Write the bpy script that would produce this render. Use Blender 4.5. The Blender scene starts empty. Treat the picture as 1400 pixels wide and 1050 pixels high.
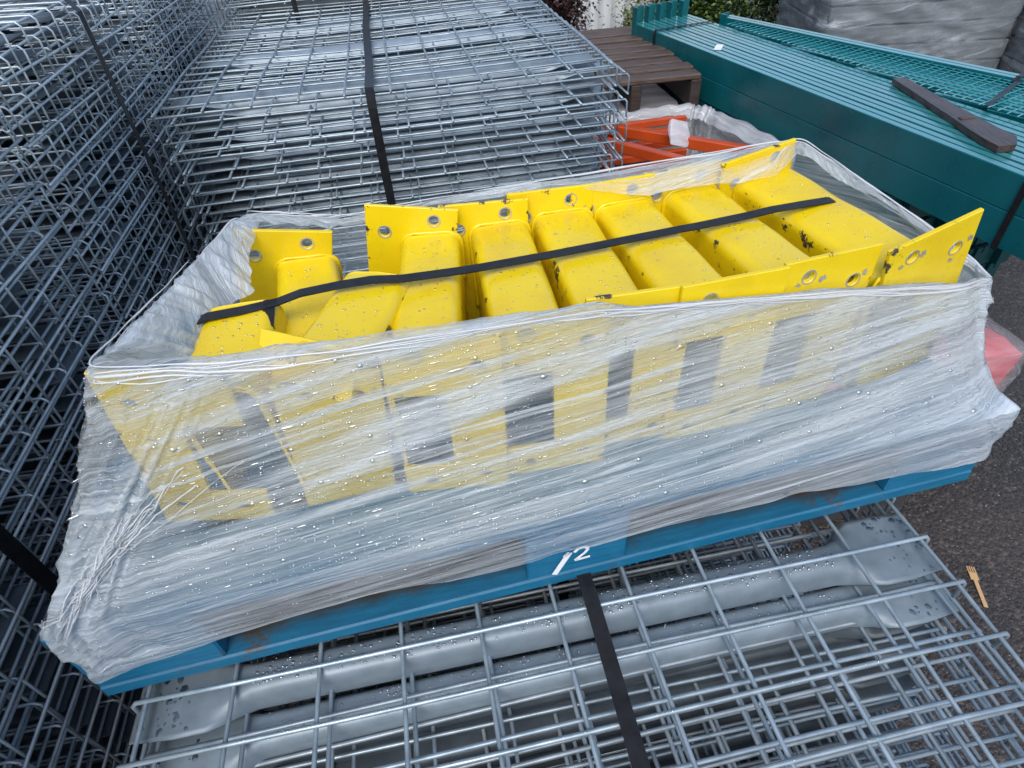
import bpy, bmesh, math, random
import numpy as np
from mathutils import Vector, Matrix, Euler

rnd = random.Random(7)
SC = bpy.context.scene
COL = SC.collection
R_ = math.radians

# ------------------------------------------------------------------ camera, sky, sun, exposure
cam_d = bpy.data.cameras.new('camera')
cam = bpy.data.objects.new('camera', cam_d)
COL.objects.link(cam)
CR = np.array([[0.981, -0.165, 0.102], [-0.186, -0.650, 0.737], [-0.056, -0.742, -0.668]])
CR = np.linalg.svd(CR)[0] @ np.linalg.svd(CR)[2]
M = Matrix.Identity(4)
for i in range(3):
    M[i][0] = CR[i, 0]; M[i][1] = -CR[i, 1]; M[i][2] = -CR[i, 2]
M.translation = Vector((-0.0875, -0.3676, 0.728))
cam.matrix_world = M
cam_d.sensor_width = 36.0
cam_d.lens = 830.2 / 1400 * 36
cam_d.clip_start = 0.02
cam_d.clip_end = 400
SC.camera = cam

SUN_EL, SUN_AZ = R_(50), R_(196)      # overcast: very soft sun from behind the viewer
world = bpy.data.worlds.new('World')
SC.world = world
world.use_nodes = True
wn = world.node_tree.nodes; wl = world.node_tree.links
wn.clear()
sky = wn.new('ShaderNodeTexSky'); sky.sky_type = 'NISHITA'
sky.sun_disc = False; sky.sun_elevation = SUN_EL; sky.sun_rotation = SUN_AZ
sky.air_density = 1.0; sky.dust_density = 2.0; sky.ozone_density = 1.0
bg = wn.new('ShaderNodeBackground'); bg.inputs['Strength'].default_value = 0.15
wo = wn.new('ShaderNodeOutputWorld')
wl.new(sky.outputs[0], bg.inputs[0]); wl.new(bg.outputs[0], wo.inputs[0])
sun_d = bpy.data.lights.new('sun', 'SUN'); sun_d.energy = 1.3; sun_d.angle = R_(40)
sun_d.color = (1.0, 1.0, 0.99)
sun = bpy.data.objects.new('sun', sun_d); COL.objects.link(sun)
sd = Vector((math.sin(SUN_AZ) * math.cos(SUN_EL), math.cos(SUN_AZ) * math.cos(SUN_EL), math.sin(SUN_EL)))
sun.rotation_euler = (-sd).to_track_quat('-Z', 'Y').to_euler()
SC.view_settings.view_transform = 'Standard'
SC.view_settings.look = 'None'
SC.view_settings.gamma = 1.0
SC.view_settings.exposure = 0.56
SC.view_settings.use_curve_mapping = False

# ------------------------------------------------------------------ helpers
def tag(o, label=None, cat=None, group=None, kind=None):
    if label: o['label'] = label
    if cat:
        o['category'] = cat
        if not kind: kind = 'thing'
    if group: o['group'] = group
    if kind: o['kind'] = kind
    return o

def empty(name, loc=(0, 0, 0), rot=(0, 0, 0), **kw):
    o = bpy.data.objects.new(name, None)
    o.empty_display_size = 0.05
    o.location = loc; o.rotation_euler = rot
    COL.objects.link(o)
    return tag(o, **kw)

def link(name, mesh, parent=None, loc=None, rot=None, **kw):
    o = bpy.data.objects.new(name, mesh)
    COL.objects.link(o)
    if parent: o.parent = parent
    if loc is not None: o.location = loc
    if rot is not None: o.rotation_euler = rot
    return tag(o, **kw)

def mesh(name, V, F, mat=None, smooth=False):
    m = bpy.data.meshes.new(name)
    m.from_pydata([tuple(v) for v in V], [], F)
    if mat: m.materials.append(mat)
    if smooth: m.polygons.foreach_set('use_smooth', [True] * len(m.polygons))
    m.update()
    return m

class MB:
    def __init__(s): s.V = []; s.F = []
    def box(s, x0, x1, y0, y1, z0, z1, rot=None, c=None):
        b = len(s.V)
        P = [Vector((x, y, z)) for z in (z0, z1) for y in (y0, y1) for x in (x0, x1)]
        if rot is not None:
            cc = Vector(c) if c is not None else Vector(((x0+x1)/2, (y0+y1)/2, (z0+z1)/2))
            P = [rot @ (p - cc) + cc for p in P]
        s.V += P
        s.F += [(b, b+2, b+3, b+1), (b+4, b+5, b+7, b+6), (b, b+1, b+5, b+4), (b+2, b+6, b+7, b+3), (b, b+4, b+6, b+2), (b+1, b+3, b+7, b+5)]
        return s
    def cbox(s, x0, x1, y0, y1, z0, z1, c=0.003):
        """box with chamfered edges"""
        b = len(s.V)
        cx = [(x0, x1), (y0, y1), (z0, z1)]
        idx = {}
        for i in range(8):
            sx, sy, sz = i & 1, (i >> 1) & 1, (i >> 2) & 1
            X, Y, Z = cx[0][sx], cx[1][sy], cx[2][sz]
            dx, dy, dz = (c if sx == 0 else -c), (c if sy == 0 else -c), (c if sz == 0 else -c)
            for a, p in enumerate([(X, Y+dy, Z+dz), (X+dx, Y, Z+dz), (X+dx, Y+dy, Z)]):
                idx[(i, a)] = len(s.V); s.V.append(Vector(p))
        def f(*q): s.F.append(tuple(idx[k] for k in q))
        for a, (u, v) in enumerate([(1, 2), (2, 0), (0, 1)]):
            for sgn in (0, 1):
                base = sgn << a
                q = [base, base | (1 << u), base | (1 << u) | (1 << v), base | (1 << v)]
                if not sgn: q = q[::-1]
                f(*[(k, a) for k in q])
        for a in range(3):
            u, v = (a+1) % 3, (a+2) % 3
            for su in (0, 1):
                for sv in (0, 1):
                    p = (su << u) | (sv << v); q = p | (1 << a)
                    w = [(p, u), (q, u), (q, v), (p, v)]
                    if su ^ sv: w = w[::-1]
                    f(*w)
        for i in range(8):
            w = [(i, 0), (i, 1), (i, 2)]
            if bin(i).count('1') % 2 == 0: w = w[::-1]
            f(*w)
        return s
    def tube(s, P, r, n=6, cap=True):
        b = len(s.V); P = [Vector(p) for p in P]; m = len(P)
        prev = None
        for i, p in enumerate(P):
            if i == 0: t = (P[1] - P[0]).normalized()
            elif i == m-1: t = (P[-1] - P[-2]).normalized()
            else: t = ((P[i+1] - p).normalized() + (p - P[i-1]).normalized()).normalized()
            if prev is None:
                up = Vector((0, 0, 1)) if abs(t.z) < 0.9 else Vector((1, 0, 0))
                u = t.cross(up).normalized()
            else:
                u = (prev - t * prev.dot(t)).normalized()
            prev = u; w = t.cross(u)
            rr = r[i] if isinstance(r, (list, tuple)) else r
            for k in range(n):
                a = 2*math.pi*(k+.5)/n
                s.V.append(p + (u*math.cos(a) + w*math.sin(a))*rr)
        for i in range(m-1):
            for k in range(n):
                a = b+i*n+k; c = b+i*n+(k+1) % n
                s.F.append((a, c, c+n, a+n))
        if cap:
            s.F.append(tuple(b+k for k in range(n))[::-1])
            s.F.append(tuple(b+(m-1)*n+k for k in range(n)))
        return s
    def strip(s, P, w, t, side):
        """flat band: centre line P, width w across 'side' (vector or one per point), thickness t"""
        b = len(s.V); P = [Vector(p) for p in P]; m = len(P)
        for i, p in enumerate(P):
            if i == 0: d = P[1]-P[0]
            elif i == m-1: d = P[-1]-P[-2]
            else: d = (P[i+1]-p).normalized() + (p-P[i-1]).normalized()
            d.normalize()
            sd_ = Vector(side[i] if isinstance(side, list) else side)
            sv = (sd_ - d*sd_.dot(d)).normalized(); nn = sv.cross(d)
            for a, c in ((-1, -1), (1, -1), (1, 1), (-1, 1)):
                s.V.append(p + sv*a*w/2 + nn*c*t/2)
        for i in range(m-1):
            for k in range(4):
                a = b+i*4+k; c = b+i*4+(k+1) % 4
                s.F.append((a, c, c+4, a+4))
        s.F.append((b+3, b+2, b+1, b)); e = b+(m-1)*4; s.F.append((e, e+1, e+2, e+3))
        return s
    def dome(s, p, r, nrm, asp=1.0, along=(1, 0, 0), h=0.6, n=7):
        nrm = Vector(nrm).normalized(); a = Vector(along); a = (a - nrm*a.dot(nrm)).normalized(); c = nrm.cross(a)
        b = len(s.V); p = Vector(p)
        for rr, hh in ((1.0, -0.05), (0.80, 0.55)):
            for k in range(n):
                t = 2*math.pi*k/n
                s.V.append(p + a*math.cos(t)*r*rr*asp + c*math.sin(t)*r*rr + nrm*hh*r*h)
        s.V.append(p + nrm*r*h)
        for k in range(n):
            q = (k+1) % n
            s.F.append((b+k, b+q, b+n+q, b+n+k)); s.F.append((b+n+k, b+n+q, b+2*n))
        return s
    def mesh(s, name, mat, smooth=False): return mesh(name, s.V, s.F, mat, smooth)
    def obj(s, name, mat, parent=None, smooth=False, **kw):
        return link(name, s.mesh(name, mat, smooth), parent, **kw)

def vnoise(shape_seed, X, Y):
    """smooth value noise for arrays X, Y"""
    g = np.random.RandomState(shape_seed).rand(64, 512)
    xi = np.floor(X).astype(int); yi = np.floor(Y).astype(int)
    fx = X - xi; fy = Y - yi
    fx = fx*fx*(3-2*fx); fy = fy*fy*(3-2*fy)
    G = lambda a, b: g[a % 64, b % 512]
    return (G(xi, yi)*(1-fx)*(1-fy) + G(xi+1, yi)*fx*(1-fy) + G(xi, yi+1)*(1-fx)*fy + G(xi+1, yi+1)*fx*fy)*2-1

# ------------------------------------------------------------------ materials
class NT:
    def __init__(s, name):
        s.m = bpy.data.materials.new(name); s.m.use_nodes = True
        s.n = s.m.node_tree.nodes; s.l = s.m.node_tree.links
        s.p = s.n['Principled BSDF']; s.out = s.n['Material Output']
    def a(s, t, **kw):
        x = s.n.new(t)
        for k, v in kw.items(): setattr(x, k, v)
        return x
    def c(s, o, i): s.l.new(o, i)
    def coord(s, kind='Object', scale=(1, 1, 1), rot=(0, 0, 0)):
        t = s.a('ShaderNodeTexCoord'); m = s.a('ShaderNodeMapping')
        m.inputs['Scale'].default_value = scale; m.inputs['Rotation'].default_value = rot
        s.c(t.outputs[kind], m.inputs[0]); return m.outputs[0]
    def noise(s, vec, scale, detail=4, rough=.55, dist=0):
        x = s.a('ShaderNodeTexNoise'); x.inputs['Scale'].default_value = scale
        x.inputs['Detail'].default_value = detail; x.inputs['Roughness'].default_value = rough
        x.inputs['Distortion'].default_value = dist
        s.c(vec, x.inputs['Vector']); return x.outputs[0]
    def ramp(s, fac, stops, interp='LINEAR'):
        x = s.a('ShaderNodeValToRGB'); x.color_ramp.interpolation = interp
        e = x.color_ramp.elements
        while len(e) < len(stops): e.new(0.5)
        for i, (p, c) in enumerate(stops):
            e[i].position = p
            e[i].color = (c, c, c, 1) if isinstance(c, (int, float)) else (*c, 1)
        s.c(fac, x.inputs[0]); return x.outputs[0]
    def mix(s, fac, a, b, blend='MIX'):
        x = s.a('ShaderNodeMix', data_type='RGBA', blend_type=blend)
        for v, i in ((fac, 0), (a, 6), (b, 7)):
            if hasattr(v, 'links'): s.c(v, x.inputs[i])
            elif i == 0: x.inputs[0].default_value = v
            else: x.inputs[i].default_value = (*v, 1)
        return x.outputs[2]
    def math(s, op, a, b=None, clamp=False):
        x = s.a('ShaderNodeMath', operation=op, use_clamp=clamp)
        for v, i in ((a, 0), (b, 1)):
            if v is None: continue
            if hasattr(v, 'links'): s.c(v, x.inputs[i])
            else: x.inputs[i].default_value = v
        return x.outputs[0]
    def bump(s, h, strength=.3, dist=.002, prev=None):
        x = s.a('ShaderNodeBump'); x.inputs['Strength'].default_value = strength
        x.inputs['Distance'].default_value = dist
        s.c(h, x.inputs['Height'])
        if prev is not None: s.c(prev, x.inputs['Normal'])
        return x.outputs[0]
    def set(s, **kw):
        for k, v in kw.items():
            i = s.p.inputs[k.replace('_', ' ')]
            if hasattr(v, 'links'): s.c(v, i)
            else: i.default_value = (*v, 1) if isinstance(v, tuple) and len(v) == 3 else v
        return s

def galv(name, c0, c1, metal=.55, rough=(.3, .5), scale=30):
    t = NT(name); v = t.coord()
    n = t.noise(v, scale, 5); n2 = t.noise(v, 6, 3)
    col = t.mix(t.ramp(n, [(.3, 0.), (.7, 1.)]), c0, c1)
    info = t.a('ShaderNodeObjectInfo')
    k = t.math('ADD', t.math('MULTIPLY', info.outputs['Random'], .35), .8)
    hs = t.a('ShaderNodeHueSaturation'); t.c(k, hs.inputs['Value']); t.c(col, hs.inputs['Color'])
    col = hs.outputs[0]
    rg = t.ramp(n2, [(.3, rough[0]), (.7, rough[1])])
    t.set(Base_Color=col, Metallic=metal, Roughness=rg, Normal=t.bump(n, .15, .001))
    return t.m

M_wire = galv('galvanised_wire', (.25, .32, .36), (.43, .51, .56), .5)
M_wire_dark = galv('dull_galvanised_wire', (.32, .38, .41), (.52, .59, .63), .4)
M_sheet = galv('galvanised_sheet', (.17, .215, .245), (.23, .285, .325), .12, (.34, .5), 40)
M_sheet_pale = galv('pale_galvanised_sheet', (.20, .25, .29), (.28, .34, .385), .2, (.36, .52), 30)
M_sheet_dark = galv('shaded_galvanised_sheet', (.065, .083, .096), (.115, .14, .16), .2, (.4, .55), 18)  # darker copy of the sheet: shade inside the stacks put into its colour

def make_yellow():
    t = NT('yellow_paint'); v = t.coord()
    n = t.noise(v, 9, 4); n2 = t.noise(v, 160, 3); n3 = t.noise(v, 45, 6, .7, .6)
    base = t.mix(t.ramp(n, [(.3, 0.), (.7, 1.)]), (.74, .53, .004), (.82, .61, .006))
    at = t.a('ShaderNodeAttribute'); at.attribute_name = 'wear'
    info = t.a('ShaderNodeObjectInfo')
    w4 = t.a('ShaderNodeTexNoise', noise_dimensions='4D'); w4.inputs['Scale'].default_value = 38
    w4.inputs['Detail'].default_value = 7; w4.inputs['Roughness'].default_value = .72
    t.c(v, w4.inputs['Vector']); t.c(t.math('MULTIPLY', info.outputs['Random'], 50.), w4.inputs['W'])
    k = t.math('ADD', w4.outputs[0], t.math('MULTIPLY', at.outputs['Fac'], .19))
    chip = t.ramp(k, [(.735, 0.), (.755, 1.)])
    big = t.a('ShaderNodeTexNoise', noise_dimensions='4D'); big.inputs['Scale'].default_value = 9
    big.inputs['Detail'].default_value = 5; big.inputs['Roughness'].default_value = .6
    t.c(v, big.inputs['Vector']); t.c(t.math('MULTIPLY', info.outputs['Random'], 31.), big.inputs['W'])
    grime = t.ramp(big.outputs[0], [(.5, 0.), (.72, .5)])
    col = t.mix(grime, base, (.60, .36, .012))
    vm = t.a('ShaderNodeMapping'); vm.inputs['Scale'].default_value = (60, 9, 30); vm.inputs['Rotation'].default_value = (0, 0, .5)
    t.c(v, vm.inputs[0])
    sc = t.noise(vm.outputs[0], 1.6, 5, .7)
    col = t.mix(t.ramp(sc, [(.70, 0.), (.73, .75)]), col, (.10, .08, .05))
    col = t.mix(chip, col, (.035, .03, .03))
    b = t.bump(n2, .12, .0006); b = t.bump(t.math('SUBTRACT', 1., chip), .5, .0008, b)
    t.set(Base_Color=col, Roughness=t.ramp(n3, [(.35, .22), (.7, .42)]), Normal=b, Specular_IOR_Level=.5)
    t.p.inputs['Coat Weight'].default_value = .35; t.p.inputs['Coat Roughness'].default_value = .12
    return t.m
M_yel = make_yellow()

def simple(name, c0, c1, rough=.5, scale=20, metal=0., stretch=(1, 1, 1), bump=.2, bd=.001, spec=.5, coat=0., detail=5):
    t = NT(name); v = t.coord(scale=stretch)
    n = t.noise(v, scale, detail, .6)
    t.set(Base_Color=t.mix(t.ramp(n, [(.3, 0.), (.7, 1.)]), c0, c1), Roughness=rough, Metallic=metal,
          Normal=t.bump(n, bump, bd), Specular_IOR_Level=spec)
    t.p.inputs['Coat Weight'].default_value = coat; t.p.inputs['Coat Roughness'].default_value = .1
    return t.m

def painted_wood(name, paint0, paint1, bare, amount, stretch):
    t = NT(name); v = t.coord(scale=stretch)
    g = t.noise(v, 14, 6, .65, .3); v2 = t.coord(); n = t.noise(v2, 11, 6, .7)
    col = t.mix(t.ramp(g, [(.3, 0.), (.7, 1.)]), paint0, paint1)
    wear = t.ramp(t.math('ADD', t.math('MULTIPLY', n, .7), t.math('MULTIPLY', g, .3)), [(amount, 0.), (amount+.06, 1.)])
    col = t.mix(wear, col, bare)
    t.set(Base_Color=col, Roughness=t.ramp(n, [(.3, .3), (.7, .6)]), Normal=t.bump(g, .5, .0015))
    return t.m
M_blue = painted_wood('blue_painted_timber', (.004, .10, .20), (.008, .155, .285), (.08, .06, .045), .60, (1.2, 12, 12))
M_blue_dirty = painted_wood('grimy_blue_timber', (.005, .11, .22), (.010, .165, .29), (.06, .045, .03), .54, (1.2, 12, 12))
def board_with_dirt():
    """blue board whose level top has collected wet dirt"""
    t = NT('dirty_blue_timber'); v = t.coord(scale=(1.2, 12, 12)); g = t.noise(v, 14, 6, .65, .3); v2 = t.coord(); n = t.noise(v2, 9, 6, .7)
    ge = t.a('ShaderNodeNewGeometry'); sp = t.a('ShaderNodeSeparateXYZ'); t.c(ge.outputs['Normal'], sp.inputs[0])
    col = t.mix(t.ramp(g, [(.3, 0.), (.7, 1.)]), (.004, .095, .19), (.008, .15, .27))
    col = t.mix(t.ramp(n, [(.60, 0.), (.66, 1.)]), col, (.08, .06, .045))
    so = t.a('ShaderNodeSeparateXYZ'); t.c(v2, so.inputs[0])
    back = t.ramp(t.math('ADD', t.math('MULTIPLY', so.outputs[1], 10.), t.math('MULTIPLY', n, .5)), [(.40, .12), (.60, 1.)])
    dirt = t.math('MULTIPLY', t.ramp(sp.outputs[2], [(.3, 0.), (.8, 1.)]), back)
    col = t.mix(dirt, col, t.mix(g, (.018, .020, .014), (.07, .05, .03)))
    t.set(Base_Color=col, Roughness=.5, Normal=t.bump(t.noise(v2, 60, 5), .5, .002))
    return t.m
M_blue_floor = board_with_dirt()
M_brown = simple('wet_grey_brown_timber', (.028, .018, .013), (.13, .085, .058), .5, 9, stretch=(2, 30, 30), bump=.8, bd=.004, coat=0)
M_brown_dark = simple('dark_wet_timber', (.018, .013, .011), (.06, .045, .036), .45, 9, stretch=(2, 26, 26), bump=.5, bd=.002)
M_plank = simple('weathered_dark_timber', (.022, .014, .012), (.085, .05, .04), .35, 8, stretch=(26, 2, 26), bump=.7, bd=.003, coat=.1)
def make_teal():
    """dark teal powder coat; level faces are rain-wet, with sky reflection painted in pale"""
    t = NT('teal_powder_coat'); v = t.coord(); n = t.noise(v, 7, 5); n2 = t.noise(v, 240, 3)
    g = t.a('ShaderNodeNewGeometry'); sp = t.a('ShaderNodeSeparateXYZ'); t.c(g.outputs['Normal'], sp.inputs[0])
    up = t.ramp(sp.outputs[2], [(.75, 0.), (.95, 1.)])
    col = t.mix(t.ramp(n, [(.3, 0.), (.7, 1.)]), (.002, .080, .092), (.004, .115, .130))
    col = t.mix(t.math('MULTIPLY', up, t.ramp(n, [(.2, .7), (.8, 1.)])), col, (.045, .25, .255))  # paler level faces: reflected sky put into the base colour
    vs = t.coord(scale=(60, 3, 10)); sc = t.noise(vs, 1., 5, .7)
    col = t.mix(t.ramp(sc, [(.70, 0.), (.74, .5)]), col, (.22, .26, .24))
    t.set(Base_Color=col, Roughness=t.ramp(n, [(.3, .22), (.7, .4)]), Normal=t.bump(n2, .15, .0006))
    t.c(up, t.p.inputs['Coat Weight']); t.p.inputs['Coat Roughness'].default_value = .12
    return t.m
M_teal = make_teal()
M_teal_dark = simple('teal_powder_coat_dark', (.003, .05, .055), (.005, .075, .08), .35, 5, bump=.1, coat=.1)
M_teal_mesh = simple('teal_wire', (.010, .20, .24), (.03, .30, .33), .25, 30, bump=.1, coat=.5)
M_red = simple('orange_red_paint', (.40, .048, .006), (.54, .075, .010), .35, 8, bump=.15, coat=.2)
M_redp = simple('faded_red_plastic', (.42, .06, .08), (.58, .13, .15), .35, 8, bump=.3, bd=.004)
M_strap = simple('black_strapping', (.005, .005, .006), (.016, .016, .018), .45, 60, bump=.5, bd=.001, spec=.35, coat=.08)
M_chalk = simple('white_paint_mark', (.7, .74, .78), (.82, .84, .86), .6, 60)
M_label = simple('white_label', (.72, .74, .76), (.82, .84, .85), .4, 30)
M_birch = simple('pale_birch_wood', (.50, .30, .14), (.66, .43, .22), .5, 40, stretch=(10, 1, 10))
M_black = simple('dark_scrap', (.02, .02, .022), (.05, .05, .055), .6, 12)

def film(name, tint, lo, hi, uv_scale=(2.2, 110), fan=.10, rough=.2, contrast=(.33, .66)):
    """stretch film: thin white-ish layers; UV u runs round the load, v up it (metres)"""
    t = NT(name)
    tc = t.a('ShaderNodeTexCoord'); sp = t.a('ShaderNodeSeparateXYZ'); t.c(tc.outputs['UV'], sp.inputs[0])
    u, v = sp.outputs[0], sp.outputs[1]
    def streak(su, sv, slope, detail=4, rough_=.6, dist=.0, seed=0.):
        vv = t.math('SUBTRACT', v, t.math('MULTIPLY', u, slope))
        cb = t.a('ShaderNodeCombineXYZ'); t.c(t.math('MULTIPLY', u, su), cb.inputs[0]); t.c(t.math('MULTIPLY', vv, sv), cb.inputs[1])
        cb.inputs[2].default_value = seed
        return t.noise(cb.outputs[0], 1.0, detail, rough_, dist)
    a = streak(uv_scale[0], uv_scale[1], fan*.2, 6, .7)
    b = streak(uv_scale[0]*.7, uv_scale[1]*.38, fan, 6, .65, .4, 3.7)
    c = streak(uv_scale[0]*.5, uv_scale[1]*.09, fan*1.9, 4, .55, .5, 8.1)
    fine = streak(uv_scale[0]*5, uv_scale[1]*3.2, fan*.6, 4, .7, .3, 5.)
    hard = t.ramp(streak(uv_scale[0]*.9, uv_scale[1]*.55, fan*.8, 6, .7, .8, 12.), [(.55, 0.), (.62, 1.)])  # hard white streaks: wrinkle highlights painted into the film's opacity
    blotch = t.noise(tc.outputs['UV'], 9, 4)
    s = t.math('ADD', t.math('ADD', t.math('MULTIPLY', a, .36), t.math('MULTIPLY', b, .32)), t.math('MULTIPLY', c, .32))
    al = t.ramp(s, [(.40, lo), (.5, lo*.6+hi*.4), (.60, hi)])
    al = t.math('ADD', al, t.math('MULTIPLY', hard, .5))
    al = t.math('ADD', al, t.math('MULTIPLY', t.math('SUBTRACT', blotch, .5), .35))
    at = t.a('ShaderNodeAttribute'); at.attribute_name = 'layers'
    al = t.math('MINIMUM', t.math('MAXIMUM', t.math('ADD', al, t.math('MULTIPLY', at.outputs['Fac'], .6)), .07), .95)
    h = t.math('ADD', t.math('MULTIPLY', a, .6), t.math('ADD', t.math('MULTIPLY', b, .8), t.math('MULTIPLY', fine, .35)))
    nb = t.bump(h, 1.0, .006)
    nb = t.bump(t.noise(tc.outputs['UV'], 70, 4), .35, .002, nb)
    t.set(Base_Color=tint, Roughness=t.ramp(fine, [(.3, rough*.5), (.7, rough*1.5)]), Normal=nb, Specular_IOR_Level=.9)
    t.p.inputs['Coat Weight'].default_value = 1.; t.p.inputs['Coat Roughness'].default_value = .06; t.c(nb, t.p.inputs['Coat Normal'])
    # film scatters part of its light forward: diffuse through
    tr = t.a('ShaderNodeBsdfTranslucent'); tr.inputs[0].default_value = (*tint, 1)
    tp = t.a('ShaderNodeBsdfTransparent'); mx = t.a('ShaderNodeMixShader'); mx2 = t.a('ShaderNodeMixShader')
    t.c(nb, tr.inputs['Normal'])
    mx.inputs[0].default_value = .28
    t.p.inputs['Alpha'].default_value = 1
    for l in list(t.p.inputs['Alpha'].links): t.l.remove(l)
    t.c(t.p.outputs[0], mx.inputs[1]); t.c(tr.outputs[0], mx.inputs[2])
    t.c(al, mx2.inputs[0]); t.c(tp.outputs[0], mx2.inputs[1]); t.c(mx.outputs[0], mx2.inputs[2])
    t.c(mx2.outputs[0], t.out.inputs[0])
    return t.m
M_film = film('wet_stretch_film', (.82, .90, .97), .13, .82, (2.6, 260))
M_film_thick = film('gathered_stretch_film', (.84, .87, .90), .45, .9, (8, 60), .0)
M_film_far = film('grey_stretch_film', (.40, .45, .49), .10, .80, (1.2, 20), .3, .25)
M_film_rim = film('bundled_film_edge', (.85, .87, .89), .6, .95, (6, 160), .0)

def make_drop():
    t = NT('water_drop')
    t.set(Base_Color=(1., 1., 1.), Roughness=.03, IOR=1.33, Specular_IOR_Level=1.)
    t.p.inputs['Transmission Weight'].default_value = 1.0
    # thin lens: mostly see-through with a bright skin
    gl = t.a('ShaderNodeBsdfGlossy'); gl.inputs['Roughness'].default_value = .04; gl.inputs[0].default_value = (1, 1, 1, 1)
    tp = t.a('ShaderNodeBsdfTransparent'); tp.inputs[0].default_value = (.93, .95, .97, 1)
    fr = t.a('ShaderNodeFresnel'); fr.inputs[0].default_value = 1.5
    mx = t.a('ShaderNodeMixShader'); t.c(t.math('ADD', t.math('MULTIPLY', fr.outputs[0], 1.4), .16, clamp=True), mx.inputs[0])
    t.c(tp.outputs[0], mx.inputs[1]); t.c(gl.outputs[0], mx.inputs[2]); t.c(mx.outputs[0], t.out.inputs[0])
    return t.m
M_drop = make_drop()

# ------------------------------------------------------------------ ground
GZ = -0.8
def ground():
    t = NT('wet_asphalt'); v = t.coord()
    vo = t.a('ShaderNodeTexVoronoi'); vo.inputs['Scale'].default_value = 110; t.c(v, vo.inputs['Vector'])
    vo2 = t.a('ShaderNodeTexVoronoi'); vo2.inputs['Scale'].default_value = 260; t.c(v, vo2.inputs['Vector'])
    n = t.noise(v, 2.2, 6, .6); n2 = t.noise(v, 60, 5, .7)
    sep = t.a('ShaderNodeSeparateColor'); t.c(vo.outputs['Color'], sep.inputs[0])
    col = t.mix(t.ramp(n, [(.35, 0.), (.65, 1.)]), (.030, .024, .020), (.062, .050, .042))
    col = t.mix(t.ramp(sep.outputs[0], [(.72, 0.), (.95, .6)]), col, (.16, .13, .11))
    col = t.mix(t.ramp(n2, [(.4, 0.), (.7, .7)]), col, (.018, .015, .013))
    h = t.math('ADD', t.math('MULTIPLY', vo.outputs['Distance'], -1.), t.math('MULTIPLY', vo2.outputs['Distance'], -.4))
    t.set(Base_Color=col, Roughness=t.ramp(n, [(.4, .22), (.6, .5)]), Normal=t.bump(h, .65, .005))
    m = mesh('ground', [(-40, -40, GZ), (40, -40, GZ), (40, 40, GZ), (-40, 40, GZ)], [(0, 1, 2, 3)], t.m)
    link('ground', m, kind='structure')
    # loose grit and leaf crumbs lying on the wet asphalt
    g = MB()
    for i in range(1500):
        x = rnd.uniform(.7, 2.6); y = rnd.uniform(-.4, 1.4); r = rnd.uniform(.0015, .0045)
        b = len(g.V)
        for k in range(4):
            a = k*math.pi/2 + rnd.random(); g.V.append(Vector((x+math.cos(a)*r, y+math.sin(a)*r*rnd.uniform(.5, 1), GZ+.0005)))
        g.V.append(Vector((x, y, GZ+r*.9)))
        g.F += [(b+k, b+(k+1) % 4, b+4) for k in range(4)]
    g.obj('gravel', simple('grit', (.06, .05, .04), (.30, .24, .18), .45, 300), kind='stuff')
ground()

# ------------------------------------------------------------------ wire decks
DX = 1.016; NXW = 11
def channel_mesh(name, L, mat, w=.046, h=.046, seed=0, flare=.10):
    """stiffener: rounded ridge sheet that flares into a flat tongue at both ends"""
    V = []; F = []
    ns = 15
    xs = [-L/2, -L/2+.05, -L/2+.085, -L/2+.10, -L/2+.115, -L/2+.135, -L/2+.16, -L/4, -.01, L/4, L/2-.16, L/2-.135, L/2-.115, L/2-.10, L/2-.085, L/2-.05, L/2]
    for x in xs:
        e = min(1., max(0., (L/2-abs(x)-.082)/.055)); e = e*e*(3-2*e)
        for lay in (0, 1):
            for k in range(ns):
                s = k/(ns-1)*2-1
                # ridge profile
                a = abs(s)
                if a < .55: ry = s*.75*w/2/.55*.9; rz = 0 - (a/.55)**3*.004
                else:
                    q = (a-.55)/.45; ry = math.copysign(w/2*(.675+.325*q**.6), s); rz = -.004-(h-.004)*q
                fy = s*flare/2*(1-.10*(max(0, abs(x)-(L/2-.02))/.02)**2 if abs(s) > .9 else 1); fz = -.010
                y = fy*(1-e)+ry*e; z = fz*(1-e)+rz*e
                V.append((x, y, z - lay*.0022))
    n2 = ns*2
    for i in range(len(xs)-1):
        for k in range(ns-1):
            a = i*n2+k; F.append((a, a+n2, a+n2+1, a+1))
            a = i*n2+ns+k; F.append((a, a+1, a+n2+1, a+n2))
        a = i*n2; F.append((a, a+ns, a+ns+n2, a+n2))
        a = i*n2+ns-1; F.append((a, a+n2, a+n2+ns, a+ns))
    for i in (0, len(xs)-1):
        for k in range(ns-1):
            a = i*n2+k; f = (a, a+1, a+ns+1, a+ns); F.append(f if i == 0 else f[::-1])
    return mesh(name, V, F, mat, True)

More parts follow.
